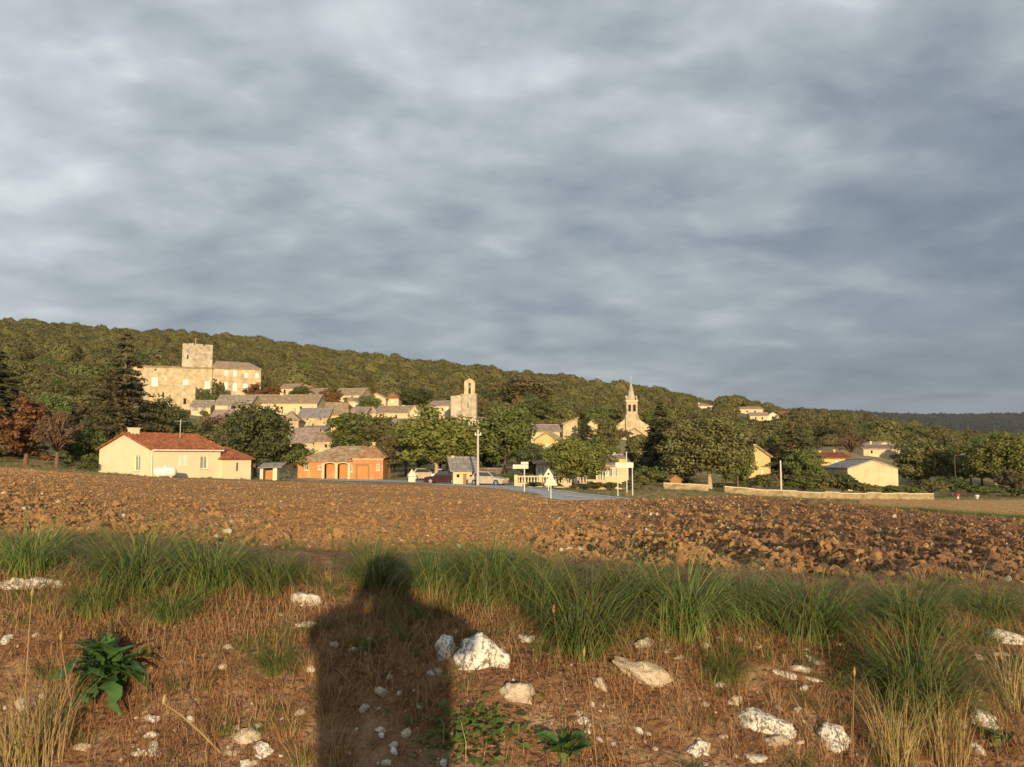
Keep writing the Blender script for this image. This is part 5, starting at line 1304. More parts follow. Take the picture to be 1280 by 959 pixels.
# the wood on the hill: reads as one mass
def wood():
    srcs = []
    for k in range(6):
        u = unit(2600); u = u[u[:, 2] > -.35][:1500]; ph = RNG.uniform(0, 6.28, 6)
        lump = 1 + .13 * np.sin(u[:, 0] * 5 + ph[0]) * np.sin(u[:, 1] * 5 + ph[1]) + .10 * np.sin(u[:, 0] * 9 + ph[2]) * np.sin(u[:, 2] * 8 + ph[3]) + .07 * np.sin(u[:, 1] * 13 + ph[4]) * np.sin(u[:, 2] * 12 + ph[5])
        p = u * lump[:, None] * RNG.uniform(.86, 1.03, len(u))[:, None] * np.array([3.0, 3.0, 2.3]) + np.array([0, 0, 1.7]); nn = u + RNG.normal(size=u.shape) * .38; nn /= np.linalg.norm(nn, axis=1)[:, None]
        v, f = cards(p, nn, RNG.uniform(.22, .42, len(u)), 1.4); srcs.append(source('wood_crown', mesh_np('wood_crown', v, f, ('leaf_wood', 'leaf_wood', 'leaf_olive', 'leaf_green', 'leaf_dark', 'leaf_brown')[k])))
    N = 27000
    d = np.sqrt(RNG.uniform(150 ** 2, 690 ** 2, N)); a = RNG.uniform(-.84, .92, N)
    dmin = np.interp(a, [(q - 640) / F for q in (-200, 0, 160, 250, 350, 450, 530, 570, 690, 760, 830, 880, 1000, 1100, 1280)], [150, 160, 205, 246, 262, 262, 252, 225, 212, 225, 225, 190, 195, 200, 170])
    x = a * d; y = d; z = T(x, y); keep = d > dmin
    fp = np.array(FOOT)
    for fx, fy, r in fp: keep &= (x - fx) ** 2 + (y - fy) ** 2 > (r * .9) ** 2
    keep &= RNG.random(N) < np.clip(.35 + 2.6 * (vnoise(x / 34, y / 34, 7) * .6 + vnoise(x / 13, y / 13, 8) * .4 - .22), .12, 1); sc = np.exp(RNG.normal(math.log(.80), .30, N)) * (1 + .35 * (RNG.random(N) > .95)); sc = np.clip(sc, .4, 1.55); h = sc * 4.1
    px = 640 + x / y * F; py = 572 - (z + h - ZC) / y * F
    for l, r_, row, dd in SEE:
        bad = (y < dd) & (px > l - 5) & (px < r_ + 5) & (py < row - 1)
        room = ZC + y * (572 - row + 1) / F - z; f = np.clip(room / h, 0, 1); keep &= ~(bad & (f < .3)); sc = np.where(bad, sc * f, sc)
    i = np.where(keep)[0]; n = len(i)
    rot = np.zeros((n, 3)); rot[:, 2] = RNG.uniform(0, 6.28, n)
    s3 = np.stack([sc[i] * RNG.uniform(.9, 1.2, n), sc[i] * RNG.uniform(.9, 1.2, n), sc[i] * RNG.uniform(.7, 1.25, n)], 1)
    scatter('hill_wood', np.stack([x[i], y[i], z[i] - .3], 1), rot, s3, np.searchsorted([.40, .66, .84, .89, .93], RNG.random(n) * .72 + .28 * vnoise(x[i] / 40, y[i] / 40, 9)), srcs, 'low olive green oak wood covering the long hill behind the village')
    # distant ridge
    far = []
    for k in range(2):
        p, nn, s, cen = clumpy(14, 16, 7, 4.5, 4, 2.0, low=-.1, cr=(.3, .5)); v, f = cards(p, nn, s, 1.4); far.append(source('far_crown', mesh_np('far_crown', v, f, 'leaf_far_shade')))
    N = 9000; d = RNG.uniform(1750, 2750, N); a = RNG.uniform(.2, .95, N); x = a * d; z = T(x, d); rot = np.zeros((N, 3)); rot[:, 2] = RNG.uniform(0, 6.28, N)
    scatter('distant_wood', np.stack([x, d, z - 1], 1), rot, RNG.uniform(.7, 1.5, N), RNG.integers(0, 2, N), far, 'dark blue grey wooded ridge on the right horizon')
wood()

# ------------------------------------------------------------------ field clods and stones
def rock_mesh(name, m, seed, sub=3, flat=.6, rough=.28, cut=True):
    bm = bmesh.new(); bmesh.ops.create_icosphere(bm, subdivisions=sub, radius=.5); o = Vector((seed * 13.1, seed * 7.7, seed * 3.3))
    rs = random.Random(seed); pl = [(Vector((rs.gauss(0, 1), rs.gauss(0, 1), rs.gauss(0, 1))).normalized(), rs.uniform(.27, .42)) for _ in range(9)] if cut else []
    for v in bm.verts:
        p = v.co.copy()
        for nr, dd in pl:
            e = p.dot(nr) - dd
            if e > 0: p -= nr * e * .92
        k = 1 + rough * mnoise.fractal(p * 2.2 + o, 1.0, 2.0, 4) + .35 * rough * mnoise.noise(p * 9 + o); p *= k
        p.z *= flat; v.co = p
    me = bpy.data.meshes.new(name); bm.to_mesh(me); bm.free(); me.materials.append(MATS[m]); me.polygons.foreach_set('use_smooth', [sub >= 3] * len(me.polygons)); return me


def clods():
    src = [source('clod', rock_mesh('clod', 'clod' if k < 3 else 'clod_damp', 30 + k, 2, .72, .6)) for k in range(6)] + [source('field_stone', rock_mesh('field_stone', 'pebble', 50 + k, 2, .6, .3)) for k in range(2)]
    N = 210000; a = RNG.uniform(-.72, .74, N); d = np.exp(RNG.uniform(math.log(4.12), math.log(62), N)); keep = d < field_edge(a) - .8
    r = sstep(-.12, .28, a + .25 * fbm(a * d / 7, d / 7, 2, 3)) + .5 * sstep(-.45, -.62, a)
    keep &= RNG.random(N) < (.6 + .4 * np.clip(r, 0, 1))
    a, d, r = a[keep], d[keep], r[keep]; n = len(a); x = a * d
    s = np.exp(RNG.normal(math.log(.0175), .58, n)) * (.6 + .55 * np.clip(r, 0, 1)) * (1 + d / 45); s = np.minimum(s, .065 + d * .0015)
    dm = RNG.random(n) < damp_and_furrow_shade(x, d) * 1.1; vi = RNG.integers(0, 3, n) + 3 * dm; st = RNG.random(n) < .022; vi[st] = 6 + RNG.integers(0, 2, st.sum())  # dark clods follow damp soil and the painted furrow shade
    z = T(x, d) + field_rel(x, d) + s * .12
    scatter('soil_clods', np.stack([x, d, z], 1), RNG.uniform(0, 6.28, (n, 3)), s, vi, src, 'loose clods and pebbles of turned earth on the ploughed field')
clods()


def ground(x, y): return float((T(x, y) + bank_rel(np.atleast_1d(float(x)), np.atleast_1d(float(y))))[0])


def bank_hit(px, py):
    a = (px - 640) / F; b = (479.5 - py) / F; den = CT - b * ST
    ds = np.linspace(1.6, 7, 1500); xs = a * ds / den; zs = ZC + ds * (ST + b * CT) / den
    g = T(xs, ds) + bank_rel(xs, ds); k = int(np.argmax(zs <= g)); return Vector((xs[k], ds[k], g[k]))

ROCKS = {m: [rock_mesh('rock', m, i * 3 + j, 4, .62, .30) for j in range(3)] for i, m in enumerate(('limestone', 'limestone_clean', 'limestone_tan'))}


def rock(label, px, py, w, h, m='limestone_clean', tilt=0.0, var=0, group=None):
    q = bank_hit(px, py); k = q.y / F
    o = link('rock', ROCKS[m][var % 3]); o.location = (q.x, q.y + .03, q.z + h * k * .03)
    o.scale = (w * k * 1.12, max(w, h) * k * .8, h * k * 1.55); o.rotation_euler = (random.uniform(-.25, .1), tilt, random.uniform(-.4, .4))
    tag(o, label, 'stone', group)
rock('white streaked stone half buried in grass, outer one of the pair beside the dock weed', 15, 735, 44, 20, 'limestone', 0, 0)
rock('white streaked stone beside its twin in the long grass above the dock weed', 50, 734, 46, 20, 'limestone', .05, 1)
rock('rounded white stone lying just left of the photographer shadow, the upper and larger of two', 381, 758, 38, 32, 'limestone_clean', .35, 0)
rock('small rounded white stone just left of the photographer shadow, the lower of two', 380, 786, 28, 15, 'limestone_clean', 0, 1)
rock('tiny tan stone left of the two rounded white ones', 348, 772, 14, 8, 'limestone_tan', 0, 2)
rock('grey speckled stone at the right edge of the photographer shadow', 556, 822, 30, 38, 'limestone', .1, 2)
rock('largest white stone with dark lichen spots, right of the photographer shadow', 604, 832, 58, 60, 'limestone', .3, 1)
rock('small white stone right of the lichen spotted stones', 659, 803, 27, 18, 'limestone_clean', .2, 2)
rock('ochre and white angular stone below the lichen spotted stones', 651, 878, 50, 44, 'limestone_tan', .45, 0)
rock('upright white stone under the broad grass tuft', 807, 811, 27, 27, 'limestone_clean', .3, 1)
rock('long smooth tan stone slanting down under the broad grass tuft', 812, 848, 76, 34, 'limestone_tan', .42, 1)
rock('narrow tan stone splinter standing below the middle grass tuft', 752, 862, 14, 36, 'limestone_tan', -.5, 2)
rock('dull tan stone right of the upright white one', 852, 828, 20, 14, 'limestone_tan', 0, 0)
for i, (px, py, w, h) in enumerate(((985, 850, 33, 18), (1005, 842, 34, 16), (1022, 829, 32, 14), (1027, 857, 30, 10), (1013, 816, 16, 9), (1052, 809, 20, 14))):
    rock('flat white stone chip in the scattered cluster on bare soil', px, py, w, h, 'limestone_clean', .35, i, 'cluster of flat white stone chips')
rock('tan stone lump in dry grass below the smooth long stone', 921, 882, 26, 18, 'limestone_tan', 0, 1)
rock('broad grey stone slab beneath the cluster of white chips', 958, 912, 66, 34, 'limestone', .1, 1)
rock('yellowish stone block leaning on the broad grey slab', 978, 934, 46, 20, 'limestone_tan', .05, 0)
rock('pale grey stone right of the broad grey slab', 1046, 934, 44, 36, 'limestone', .2, 2)
rock('grey mottled stone left of the yellowish block', 878, 944, 38, 26, 'limestone', .1, 0)
rock('white stone at the bottom of the bank beside the yellowish block', 948, 952, 34, 14, 'limestone_clean', .1, 2)
rock('dark speckled stone beyond the tall right-hand grass tuft', 1263, 804, 46, 26, 'limestone', .1, 1)
rock('flat pale stone below the dark speckled stone', 1255, 822, 34, 10, 'limestone_tan', 0, 0)
rock('grey stone in dry stalks right of the tall grass tuft', 1236, 908, 38, 24, 'limestone', .3, 2)
rock('cream stone chip slanting right below the dock weed', 192, 907, 28, 18, 'limestone_clean', .5, 1)
rock('small cream stone upright under the dock weed', 166, 904, 15, 17, 'limestone_clean', .2, 2)
rock('white rounded stone at the bottom of the bank below the dock weed', 180, 950, 36, 20, 'limestone_clean', 0, 0)
rock('tan stone in dry grass right of the dock weed', 306, 928, 40, 26, 'limestone_tan', .1, 1)
rock('pale stone at the left border of the photographer shadow', 325, 947, 30, 22, 'limestone', .1, 2)
rock('dull stone hidden in straw left of the dock weed', 100, 942, 32, 18, 'limestone_tan', 0, 0)
rock('grey green stone left of the dock weed leaves', 46, 882, 18, 18, 'limestone', .4, 1)
rock('white stone inside the lower right of the photographer shadow', 516, 868, 16, 13, 'limestone_clean', .3, 2)
rock('cream stone inside the bottom of the photographer shadow', 432, 950, 20, 13, 'limestone_tan', 0, 1)
SPOT = [('dock weed', 135, 850), ('left straw tuft', 45, 930), ('two rounded white stones', 380, 772), ('dry grass', 306, 928), ('shadow middle', 480, 830), ('shadow foot', 470, 945), ('lichen spotted stone', 601, 830), ('ochre angular stone', 651, 878), ('patch of green leaves', 590, 920), ('leafy rosette', 704, 945), ('long smooth tan stone', 812, 848), ('grey mottled stone', 878, 944), ('flat white stone chips', 1005, 842), ('broad grey slab', 958, 912), ('pale grey stone', 1046, 934), ('largest grass tuft', 1152, 872), ('straw tufts', 1150, 948), ('bent stalk tuft', 1262, 880)]
for i, (px, py, w, h) in enumerate(((285, 905, 16, 10), (318, 915, 22, 14), (345, 930, 18, 12), (290, 950, 26, 16), (355, 952, 20, 14), (262, 935, 16, 10))):
    rock('pale stone chip in the loose heap low on the bank left of the shadow', px, py, w, h, ('limestone_clean', 'limestone_tan')[i % 2], .2, i, 'loose heap of stone chips')
for i, (px, py, w, h) in enumerate(((25, 830, 12, 9), (45, 836, 13, 9), (58, 828, 11, 9), (20, 850, 12, 8))):
    rock('small white stone in the loose scatter left of the dock weed', px, py, w, h, 'limestone_clean', .2, i, 'white stones left of the dock weed')
rr = random.Random(5); PB = [rock_mesh('small_stone', m, 70 + j, 3, .65, .3) for j, m in enumerate(('limestone_clean', 'limestone_tan', 'limestone'))]
for i in range(130):
    px, py = rr.uniform(0, 1280), rr.uniform(790, 957)
    if 75 < px < 200 and 780 < py < 890: continue
    if rr.random() < .45 and py < 880: continue
    q = bank_hit(px, py); s = rr.uniform(.022, .05) * (1.5 if rr.random() < .12 else 1); j = rr.choice([0, 0, 1, 1, 2]); o = link('small_stone', PB[j]); o.location = (q.x, q.y, q.z + s * .03); o.scale = (s, s * rr.uniform(.6, 1), s * rr.uniform(.7, 1.2)); o.rotation_euler = (rr.uniform(-.4, .4), rr.uniform(-.4, .4), rr.uniform(0, 6))
    near = min(SPOT, key=lambda u: (u[1] - px) ** 2 + (u[2] - py) ** 2)[0]
    tag(o, ('small clean white stone', 'small tan stone', 'small grey speckled stone')[j] + ' loose on the bank near the ' + near, 'stone', 'small loose stones on the bank')


# ------------------------------------------------------------------ grass
def blades(n, L0, L1, wd, spread, arch, base_r, segs=4, m='grass', m2=None, frac2=0.0, up=.5):
    """a tuft of arching blades"""
    an = RNG.uniform(0, 6.283, n); L_ = RNG.uniform(L0, L1, n); el = np.clip(RNG.normal(spread, .3, n), .05, 1.45)   # lean from vertical
    br = base_r * np.sqrt(RNG.random(n)); ba = an + RNG.normal(0, .8, n)
    pos = np.stack([np.cos(ba) * br, np.sin(ba) * br, np.full(n, -.02)], 1); V = []
    dirh = np.stack([np.cos(an), np.sin(an), np.zeros(n)], 1); side = np.stack([-np.sin(an), np.cos(an), np.zeros(n)], 1)
    tw = RNG.normal(0, .5, n); side = side * np.cos(tw)[:, None] + dirh * np.sin(tw)[:, None]
    ar = arch * RNG.uniform(.5, 1.5, n); th = el * .45; p = pos.copy()
    for s in range(segs + 1):
        w = wd * (1 - (s / segs) ** 1.6) * RNG.uniform(.7, 1.3, n) * .5 + .0003
        V.append(np.stack([p - side * w[:, None], p + side * w[:, None]], 1))
        step = L_ / segs; p = p + (dirh * np.sin(th)[:, None] + np.array([0, 0, 1.0]) * np.cos(th)[:, None]) * step[:, None]; th = th + (el * .3 + ar) / segs * (1 + s * .35)
    V = np.stack(V, 1)                                   # n, segs+1, 2, 3
    k = (segs + 1) * 2; b = np.arange(n)[:, None] * k; q = []
    for s in range(segs): q.append(np.stack([b[:, 0] + 2 * s, b[:, 0] + 2 * s + 1, b[:, 0] + 2 * s + 3, b[:, 0] + 2 * s + 2], 1))
    f = np.stack(q, 1).reshape(-1, 4); me = mesh_np('blades', V.reshape(-1, 3), f, [m] + ([m2] if m2 else []))
    if m2: me.polygons.foreach_set('material_index', np.repeat((RNG.random(n) < frac2).astype(np.int32), segs))
    return me

BIG = [blades(820, .14, .47, .0034, 1.12, .8, .07, 6, 'grass', 'grass_yellow', .36) for _ in range(3)]
DRY = [blades(190, .15, .42, .0035, .6, .5, .1, 5, 'straw', 'grass_yellow', .25) for _ in range(2)]


def tuft(name, label, px, py, hpx, meshes, var=0, wide=1.0, group=None):
    q = bank_hit(px, py); h = hpx * q.y / F; me = meshes[var % len(meshes)]; o = link(name, me); mz = np.empty(len(me.vertices) * 3, np.float32); me.vertices.foreach_get('co', mz); mz = float(np.percentile(mz[2::3], 98)); o.location = (q.x, q.y, q.z - .01); s = min(max(h / mz, .5), 1.35); o.scale = (s * wide * .8, s * wide * .8, s); o.rotation_euler = (0, 0, random.uniform(0, 6.28))
    tag(o, label, 'grass tuft', group)
tuft('grass_tuft', 'largest arching green grass tuft, right of the cluster of white stone chips', 1152, 885, 140, BIG, 0, 1.05)
tuft('grass_tuft', 'broad green grass tuft above the long smooth tan stone', 852, 788, 112, BIG, 1, 1.05)
tuft('grass_tuft', 'green grass tuft hanging over the narrow stone splinter', 728, 812, 116, BIG, 2, 1.0)
tuft('grass_tuft', 'yellowish green fountain of grass above the cluster of white stone chips', 1012, 792, 74, BIG, 0, 1.3)
tuft('grass_tuft', 'green tuft directly behind the largest arching one', 1138, 785, 62, BIG, 1, 1.1)
tuft('grass_tuft', 'long leaning grass tuft right of the pair of white streaked stones', 175, 738, 84, BIG, 2, 1.1)
tuft('grass_tuft', 'dark tuft inside the head of the photographer shadow', 468, 732, 56, BIG, 0, .9)
tuft('grass_tuft', 'upright green tuft just right of the photographer shadow', 612, 745, 74, BIG, 1, 1.0)
tuft('grass_tuft', 'tuft of grass above the dock weed beside the streaked stones', 118, 768, 46, BIG, 0, 1.0)
tuft('grass_tuft', 'small tuft alone on the dry bank left of the photographer shadow', 345, 838, 34, BIG, 2, 1.0)
tuft('grass_tuft', 'small tuft below the smooth long stone', 905, 850, 40, BIG, 1, .9)
tuft('grass_tuft', 'bushy tuft on the crest left of the photographer shadow', 262, 735, 66, BIG, 1, 1.1)
tuft('grass_tuft', 'low spreading tuft on the crest between the rounded white stones and the bushy tuft', 338, 738, 52, BIG, 0, 1.1)
tuft('grass_tuft', 'tuft on the crest behind the pair of white streaked stones', 38, 715, 60, BIG, 1, 1.1)
tuft('grass_tuft', 'green tuft on the crest between the upright tuft and the splinter tuft', 672, 760, 62, BIG, 0, 1.1)
tuft('grass_tuft', 'green tuft on the crest between the broad tuft and the splinter tuft', 788, 765, 66, BIG, 1, 1.0)
tuft('grass_tuft', 'green tuft on the crest between the broad tuft and the yellowish fountain', 932, 778, 60, BIG, 2, 1.1)
tuft('grass_tuft', 'sparse tuft on the crest above the dark speckled stone', 1240, 775, 48, BIG, 0, 1.2)
tuft('grass_tuft', 'tuft just right of the photographer shadow head', 545, 738, 56, BIG, 2, 1.1)
tuft('grass_tuft', 'ragged tuft on the face below the long leaning tuft', 215, 775, 40, BIG, 1, 1.2)
tuft('dry_grass_tuft', 'tall straw coloured tuft left of the dock weed', 55, 945, 105, DRY, 0, .8)
tuft('dry_grass_tuft', 'straw tuft at the bottom of the bank, left of the tall straw coloured tuft', 15, 958, 90, DRY, 1, .9)
tuft('dry_grass_tuft', 'straw tuft under the largest green tuft', 1120, 952, 95, DRY, 1, .8)
tuft('dry_grass_tuft', 'straw tuft right of the one under the largest green tuft', 1180, 945, 100, DRY, 0, .9)
tuft('dry_grass_tuft', 'thin straw tuft with bent stalks beside the grey stone', 1270, 880, 80, DRY, 1, 1.0)


def grass_cover():
    src = [source('tussock', blades(130, .07, .24, .0032, 1.0, .8, .05, 5, 'grass', 'grass_yellow', .35)) for _ in range(3)] + [source('straw_tussock', blades(70, .08, .26, .003, .7, .5, .05, 4, 'straw', 'dead_grass', .5)) for _ in range(2)]
    pts, sc, vi = [], [], []
    for _ in range(12000):
        if len(pts) > 430: break
        x = RNG.uniform(-3.6, 3.9); y = RNG.uniform(3.1, 4.35) if x < 0 else RNG.uniform(2.95, 4.3)
        yc = 3.62 - .03 * x + .16 * float(fbm(np.array([x / .5]), np.array([3.]), 2, 77)[0]); w = math.exp(-((y - yc) / (.36 if x < -.4 else .30)) ** 2)
        g = float(vnoise(np.array([x / .28]), np.array([y / .22]), 88)[0])
        if RNG.random() > w * max(.1, 2.2 * (g - .3)): continue
        pts.append((x, y, ground(x, y) - .01)); sc.append(RNG.uniform(.35, .8) * (.6 + .5 * g)); vi.append(int(RNG.integers(0, 3)) if RNG.random() < .72 else 3 + int(RNG.integers(0, 2)))
    for _ in range(900):                                     # sparse low growth on the face of the bank
        x = RNG.uniform(-2.6, 2.8); y = RNG.uniform(2.15, 3.4); g = float(vnoise(np.array([x / .4]), np.array([y / .3]), 99)[0])
        if g < .46: continue
        pts.append((x, y, ground(x, y) - .01)); sc.append(RNG.uniform(.2, .6)); vi.append(int(RNG.integers(0, 3)) if RNG.random() < .5 else 3 + int(RNG.integers(0, 2)))
    n = len(pts); rot = np.zeros((n, 3)); rot[:, 2] = RNG.uniform(0, 6.28, n); rot[:, 0] = RNG.normal(0, .12, n)
    scatter('grass', pts, rot, sc, vi, src, 'green and straw grass growing along the crest of the bank')
    # rough grass on the verges and under the village trees
    N = 15000; a = RNG.uniform(-.72, .76, N); d = np.exp(RNG.uniform(math.log(34), math.log(125), N)); x = a * d; k = d > field_edge(a) + 1.2
    rd = np.array(ROAD); seg = np.concatenate([np.linspace(p, q, 12) for p, q in zip(rd[:-1], rd[1:])])
    k &= np.min((x[:, None] - seg[None, :, 0]) ** 2 + (d[:, None] - seg[None, :, 1]) ** 2, 1) > 3.9 ** 2
    k &= ~((a > .42) & (d < 86)); x, d, a = x[k], d[k], a[k]; n = len(x); rot = np.zeros((n, 3)); rot[:, 2] = RNG.uniform(0, 6.28, n)
    vi = np.where(RNG.random(n) < .7, RNG.integers(0, 3, n), 3 + RNG.integers(0, 2, n))
    scatter('rough_grass', np.stack([x, d, T(x, d) - .03], 1), rot, RNG.uniform(.8, 2.2, n), vi, src, 'rough grass covering the verges and gardens around the road')
    # dry mat of dead stalks
    N = 230000; x = RNG.uniform(-3.2, 3.3, N); y = RNG.uniform(1.7, 4.2, N); g = fbm(x / .35, y / .3, 3, 120) + .5
    k = RNG.random(N) < np.clip((g - .2) * 2.6, .15, 1); x, y = x[k], y[k]; n = len(x); z = T(x, y) + bank_rel(x, y)
    an = RNG.uniform(0, 6.283, n); L_ = RNG.uniform(.03, .085, n) * (1 + .9 * (RNG.random(n) < .2)); el = RNG.uniform(.1, 1.25, n) * (1 - .75 * sstep(3.4, 3.8, y)); d3 = np.stack([np.cos(an) * np.cos(el), np.sin(an) * np.cos(el), np.sin(el)], 1); sd = np.stack([-np.sin(an), np.cos(an), np.zeros(n)], 1) * .0011
    p0 = np.stack([x, y, z - .004], 1); p1 = p0 + d3 * (L_ * .55)[:, None]; p2 = p1 + (d3 + np.array([0, 0, -.5]) + RNG.normal(0, .3, (n, 3))) * (L_ * .45)[:, None]
    V = np.stack([p0 - sd, p0 + sd, p1 - sd, p1 + sd, p2 - sd * .3, p2 + sd * .3], 1).reshape(-1, 3); b = np.arange(n) * 6
    f = np.concatenate([np.stack([b, b + 1, b + 3, b + 2], 1), np.stack([b + 2, b + 3, b + 5, b + 4], 1)]); me = mesh_np('dead_grass', V, f, ['dead_grass', 'straw'])
    mi = (RNG.random(n) < .26).astype(np.int32); me.polygons.foreach_set('material_index', np.concatenate([mi, mi]))
    tag(link('dead_grass', me), 'matted brown dead grass covering the face of the bank', kind='stuff')
    # grass strip along the right-hand edge of the field
    pts, sc, vi = [], [], []
    for _ in range(1500):
        a = RNG.uniform(.40, .75); d = float(field_edge(a)) + RNG.normal(.3, .55); pts.append((a * d, d, Tz(a * d, d) - .03)); sc.append(RNG.uniform(.9, 2.0) * (.4 + .8 * min(1, (a - .38) / .12))); vi.append(int(RNG.integers(0, 3)))
    for _ in range(1500):
        a = RNG.uniform(-.42, .42); d = float(field_edge(a)) + RNG.uniform(-.2, 1.6); pts.append((a * d, d, Tz(a * d, d) - .03)); sc.append(RNG.uniform(.35, .9)); vi.append(int(RNG.integers(0, 5)))
    n = len(pts); rot = np.zeros((n, 3)); rot[:, 2] = RNG.uniform(0, 6.28, n)
    scatter('verge_grass', pts, rot, sc, vi, src, 'strip of green grass along the far edge of the ploughed field')
    a = RNG.uniform(.43, .8, 6000); d = field_edge(a) + 5 + RNG.random(6000) ** .8 * 48; x = a * d; n = len(a); rot = np.zeros((n, 3)); rot[:, 2] = RNG.uniform(0, 6.28, n)
    scatter('stubble', np.stack([x, d, T(x, d) + .03], 1), rot, RNG.uniform(.5, 1.2, n), 3 + RNG.integers(0, 2, n), src, 'dry straw stubble standing on the pale field beyond the grass strip')
    # pebbles
    src = [source('pebble', rock_mesh('pebble', 'limestone_clean' if k else 'limestone_tan', 90 + k, 2, .6, .3)) for k in range(2)]
    n = 900; x = RNG.uniform(-2.4, 2.6, n); y = RNG.uniform(1.9, 3.3, n); g = vnoise(x / .4, y / .3, 140); k = RNG.random(n) < g; x, y = x[k], y[k]; n = len(x)
    scatter('gravel', np.stack([x, y, T(x, y) + bank_rel(x, y) + .002], 1), RNG.uniform(0, 6.28, (n, 3)), np.exp(RNG.normal(math.log(.011), .4, n)), RNG.integers(0, 2, n), src, 'tiny pale pebbles strewn over the bank')
grass_cover()


# ------------------------------------------------------------------ weeds
def leaf_mesh(L_, w, wave, curl, seed):
    rs = random.Random(seed); mb = MB(); n = 9; rows = []
    for i in range(n):
        t = i / (n - 1); ww = w * (math.sin(math.pi * min(1, t * .9 + .07)) ** .8) * (1 if t > .18 else .25 + t * 4); z = L_ * (.55 * t - curl * t * t); x = L_ * t * .85
        rows.append([(x, -ww + wave * math.sin(t * 19 + seed), z + ww * .35 + wave * .7 * math.sin(t * 23 + seed)), (x, 0, z), (x, ww + wave * math.cos(t * 17 + seed), z + ww * .35 + wave * .7 * math.cos(t * 21 + seed))])
    for r in rows: mb.v += r
    for i in range(n - 1):
        for j in range(2): mb.f.append((i * 3 + j, i * 3 + j + 1, i * 3 + j + 4, i * 3 + j + 3)); mb.mi.append(0)
    return mb.mesh('leaf', 'weed_leaf', True)
LEAF = [leaf_mesh(.2, .019 + .003 * k, .011, .5 + .12 * k, k) for k in range(4)] + [leaf_mesh(.12, .028, .002, .35 + .1 * k, 9 + k) for k in range(2)]


def weed(label, px, py, n, s0, s1, ids, el0=-.2, el1=.7, name='weed'):
    q = bank_hit(px, py); t = thing(name, label, 'plant', (q.x, q.y, q.z)); rs = random.Random(n)
    for i in range(n):
        o = link('leaf', LEAF[rs.choice(ids)], t); s = rs.uniform(s0, s1); o.scale = (s, s, s); o.rotation_euler = (rs.uniform(-.3, .3), -rs.uniform(el0, el1), i * 2.4 + rs.uniform(-.4, .4)); o.location = (rs.uniform(-.03, .03), rs.uniform(-.03, .03), rs.uniform(0, .05))
    mb = MB(); mb.tube([(0, 0, -.05), (0, 0, .04)], [.012, .018], 7); mb.build('crown', 'leaf_rib', t)
weed('large dark green dock weed with long wavy leaves on the dry bank', 135, 862, 62, .55, 1.3, [0, 1, 2, 3], -.3, 1.1, 'dock_weed')
weed('broad-leaved dark green rosette at the bottom of the bank below the angular stone', 704, 948, 14, .7, 1.1, [4, 5], -.1, .6, 'leafy_weed')
weed('small green seedling with narrow leaves under the largest grass tuft', 1245, 930, 10, .35, .55, [4, 5], .1, .7, 'leafy_weed')


def creeper():
    P_, N_ = [], []
    for _ in range(330):
        px, py = 592 + random.gauss(0, 36), 922 + random.gauss(0, 20); q = bank_hit(px, min(py, 985)); P_.append((q.x, q.y, q.z + random.uniform(.0, .05))); N_.append((random.gauss(0, .4), random.gauss(-.3, .4), 1))
    N_ = np.array(N_); N_ /= np.linalg.norm(N_, axis=1)[:, None]; v, f = cards(np.array(P_), N_, RNG.uniform(.010, .026, len(P_)), 1.8)
    tag(link('ground_cover', mesh_np('ground_cover', v, f, 'creeper')), 'low patch of small green leaves right of the photographer shadow', kind='stuff')
creeper()


def stalk(label, pix, r=.0022, m='straw', head=False):
    pts = []
    base = bank_hit(*pix[0])
    for i, (px, py) in enumerate(pix): pts.append(base if i == 0 else P(px, py, base.y - .03 * i))
    o = thing('dry_stalk', label, 'stalk', tuple(base)); mb = MB(); mb.tube([p - base for p in pts], [r * (1 - .15 * i) for i in range(len(pts))], 5); mb.build('stem', m, o)
    e = pts[-1] - base; mb = MB(); mb.tube([e, e + Vector((0, 0, .012)), e + Vector((.002, 0, .03))], [r * 1.3, r * 2.4, r * .4], 5); mb.build('seed_head', m, o)
stalk('long dry stalk rising through the grass above the leafy rosette', [(746, 956), (741, 900), (736, 850), (730, 820)])
stalk('thin straight stalk left of the straw under the largest tuft', [(1066, 957), (1066, 920), (1067, 870), (1068, 845)])
stalk('bent straw stalk leaning across the dock weed', [(30, 900), (33, 840), (37, 780), (40, 745)])
stalk('pale straw stalk leaning over the left-hand straw tuft', [(92, 905), (88, 870), (80, 830), (76, 800)])
stalk('dry stalk lying across the bank below the dock weed', [(275, 940), (250, 915), (225, 893), (205, 880)], .003)
stalk('brown stalk with seed head between the upright tuft and small white stone', [(700, 822), (697, 800), (694, 780), (692, 766)], .003, 'dead_grass')
stalk('tall thin stem standing up from the grass inside the photographer shadow', [(470, 722), (478, 700), (486, 680), (497, 660)], .0022, 'grass')
stalk('tall thin stem with leaves left of the photographer shadow head', [(418, 705), (418, 690), (416, 676), (414, 664)], .003, 'grass')


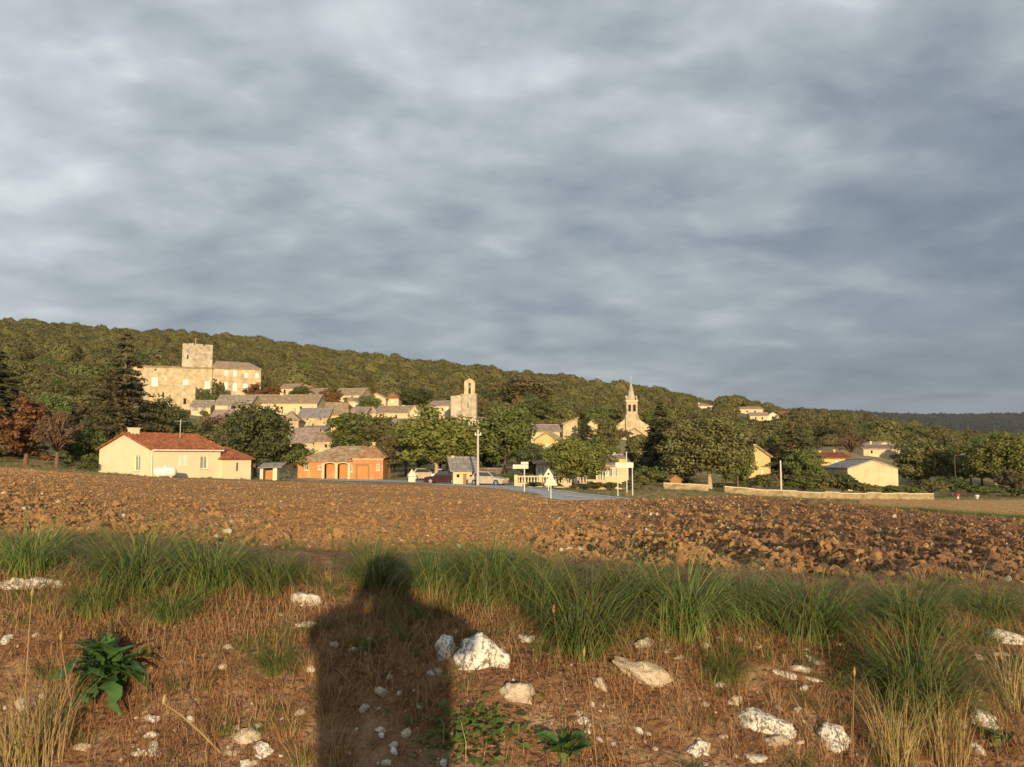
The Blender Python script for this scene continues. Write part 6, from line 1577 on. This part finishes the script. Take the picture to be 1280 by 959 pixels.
# ------------------------------------------------------------------ the photographer (throws the shadow)
def photographer():
    ox, oy = .085, -.36
    t = thing('person', 'person in dark jacket standing on the track, raising a camera to the face', 'person', (ox, oy, 0))
    J = {'pel': (0, 0, .95, .235, .14), 'sp': (0, .0, 1.15, .235, .14), 'ch': (0, .0, 1.36, .225, .14), 'nk': (0, .01, 1.51, .075, .075), 'hd0': (0, .04, 1.585, .085, .095), 'hd': (0, .05, 1.66, .085, .105), 'top': (0, .045, 1.74, .06, .075)}
    for s, k in ((-1, 'l'), (1, 'r')):
        J['sh' + k] = (s * .20, 0, 1.50, .085, .085); J['el' + k] = (s * .27, .14, 1.43, .08, .08); J['wr' + k] = (s * .115 - .05, .27, 1.52, .04, .04); J['ha' + k] = (s * .085 - .07, .295, 1.57, .036, .03)
        J['hp' + k] = (s * .10, 0, .88, .10, .10); J['kn' + k] = (s * .12, .02, .49, .07, .07); J['an' + k] = (s * .13, -.01, .1, .05, .05); J['to' + k] = (s * .15, .17, .04, .04, .035)
    E = [('pel', 'sp'), ('sp', 'ch'), ('ch', 'nk'), ('nk', 'hd0'), ('hd0', 'hd'), ('hd', 'top')]
    for k in 'lr':
        E += [('ch', 'sh' + k), ('sh' + k, 'el' + k), ('el' + k, 'wr' + k), ('wr' + k, 'ha' + k), ('pel', 'hp' + k), ('hp' + k, 'kn' + k), ('kn' + k, 'an' + k), ('an' + k, 'to' + k)]
        s = -1 if k == 'l' else 1
        for i in range(4):
            a, b = f'f{i}{k}', f'g{i}{k}'; J[a] = (-.075 + s * (.075 - .004 * i), .335 - .006 * i, 1.615 - .019 * i, .009, .009); J[b] = (-.08 + s * (.045 - .003 * i), .345 - .006 * i, 1.615 - .019 * i, .008, .008); E += [('ha' + k, a), (a, b)]
        J['t' + k] = (-.075 + s * .06, .27, 1.57, .010, .010); J['u' + k] = (-.08 + s * .045, .262, 1.60, .009, .009); E += [('ha' + k, 't' + k), ('t' + k, 'u' + k)]
    names = list(J); me = bpy.data.meshes.new('body'); me.from_pydata([J[n][:3] for n in names], [(names.index(a), names.index(b)) for a, b in E], [])
    o = link('body', me, t); md = o.modifiers.new('skin', 'SKIN')
    if not me.skin_vertices: me.attributes  # layer comes with the modifier
    sv = me.skin_vertices[0].data if me.skin_vertices else None
    if sv is None:
        bm = bmesh.new(); bm.from_mesh(me); bm.verts.layers.skin.verify(); bm.to_mesh(me); bm.free(); sv = me.skin_vertices[0].data
    for i, n in enumerate(names): sv[i].radius = J[n][3:5]; sv[i].use_root = (n == 'pel')
    md.use_smooth_shade = True; sb = o.modifiers.new('sub', 'SUBSURF'); sb.levels = 2; sb.render_levels = 2
    me.materials.append(MATS['cloth'])
    hb = MB(); hb.lathe([(.02, 1.78), (.075, 1.765), (.1, 1.71), (.105, 1.65), (.095, 1.6)], 14, 0, .02); hb.build('hair', 'hair', t, True)
    c = thing('camera_body', 'small compact camera held up by the person on the track', 'camera', (0, -.03, 1.60)); mb = MB(); mb.box(-.05, .05, -.02, .005, -.03, .03); mb.build('case', 'black', c)
    mb = MB(); M = Matrix.Rotation(R(-90), 4, 'X'); mb.lathe([(.022, .006), (.02, .012)], 14); mb.v = [tuple(M @ Vector(p)) for p in mb.v]; mb.build('lens', 'rim', c)
photographer()


# ------------------------------------------------------------------ air
def haze():
    m = bpy.data.materials.new('haze'); m.use_nodes = True; nt = m.node_tree; nt.nodes.clear(); out = ND(nt, 'ShaderNodeOutputMaterial'); pv = ND(nt, 'ShaderNodeVolumePrincipled')
    pv.inputs['Color'].default_value = (.80, .87, .96, 1); pv.inputs['Density'].default_value = HAZE; pv.inputs['Anisotropy'].default_value = 0.1; nt.links.new(pv.outputs[0], out.inputs['Volume']); MATS['haze'] = m
    mb = MB(); mb.box(-16000, 16000, -9500, 9600, -8, 230); mb.build('haze', 'haze')
    tag(bpy.data.objects['haze'], 'thin pale evening haze over the whole valley', kind='stuff')
HAZE = 5.0e-5
haze()
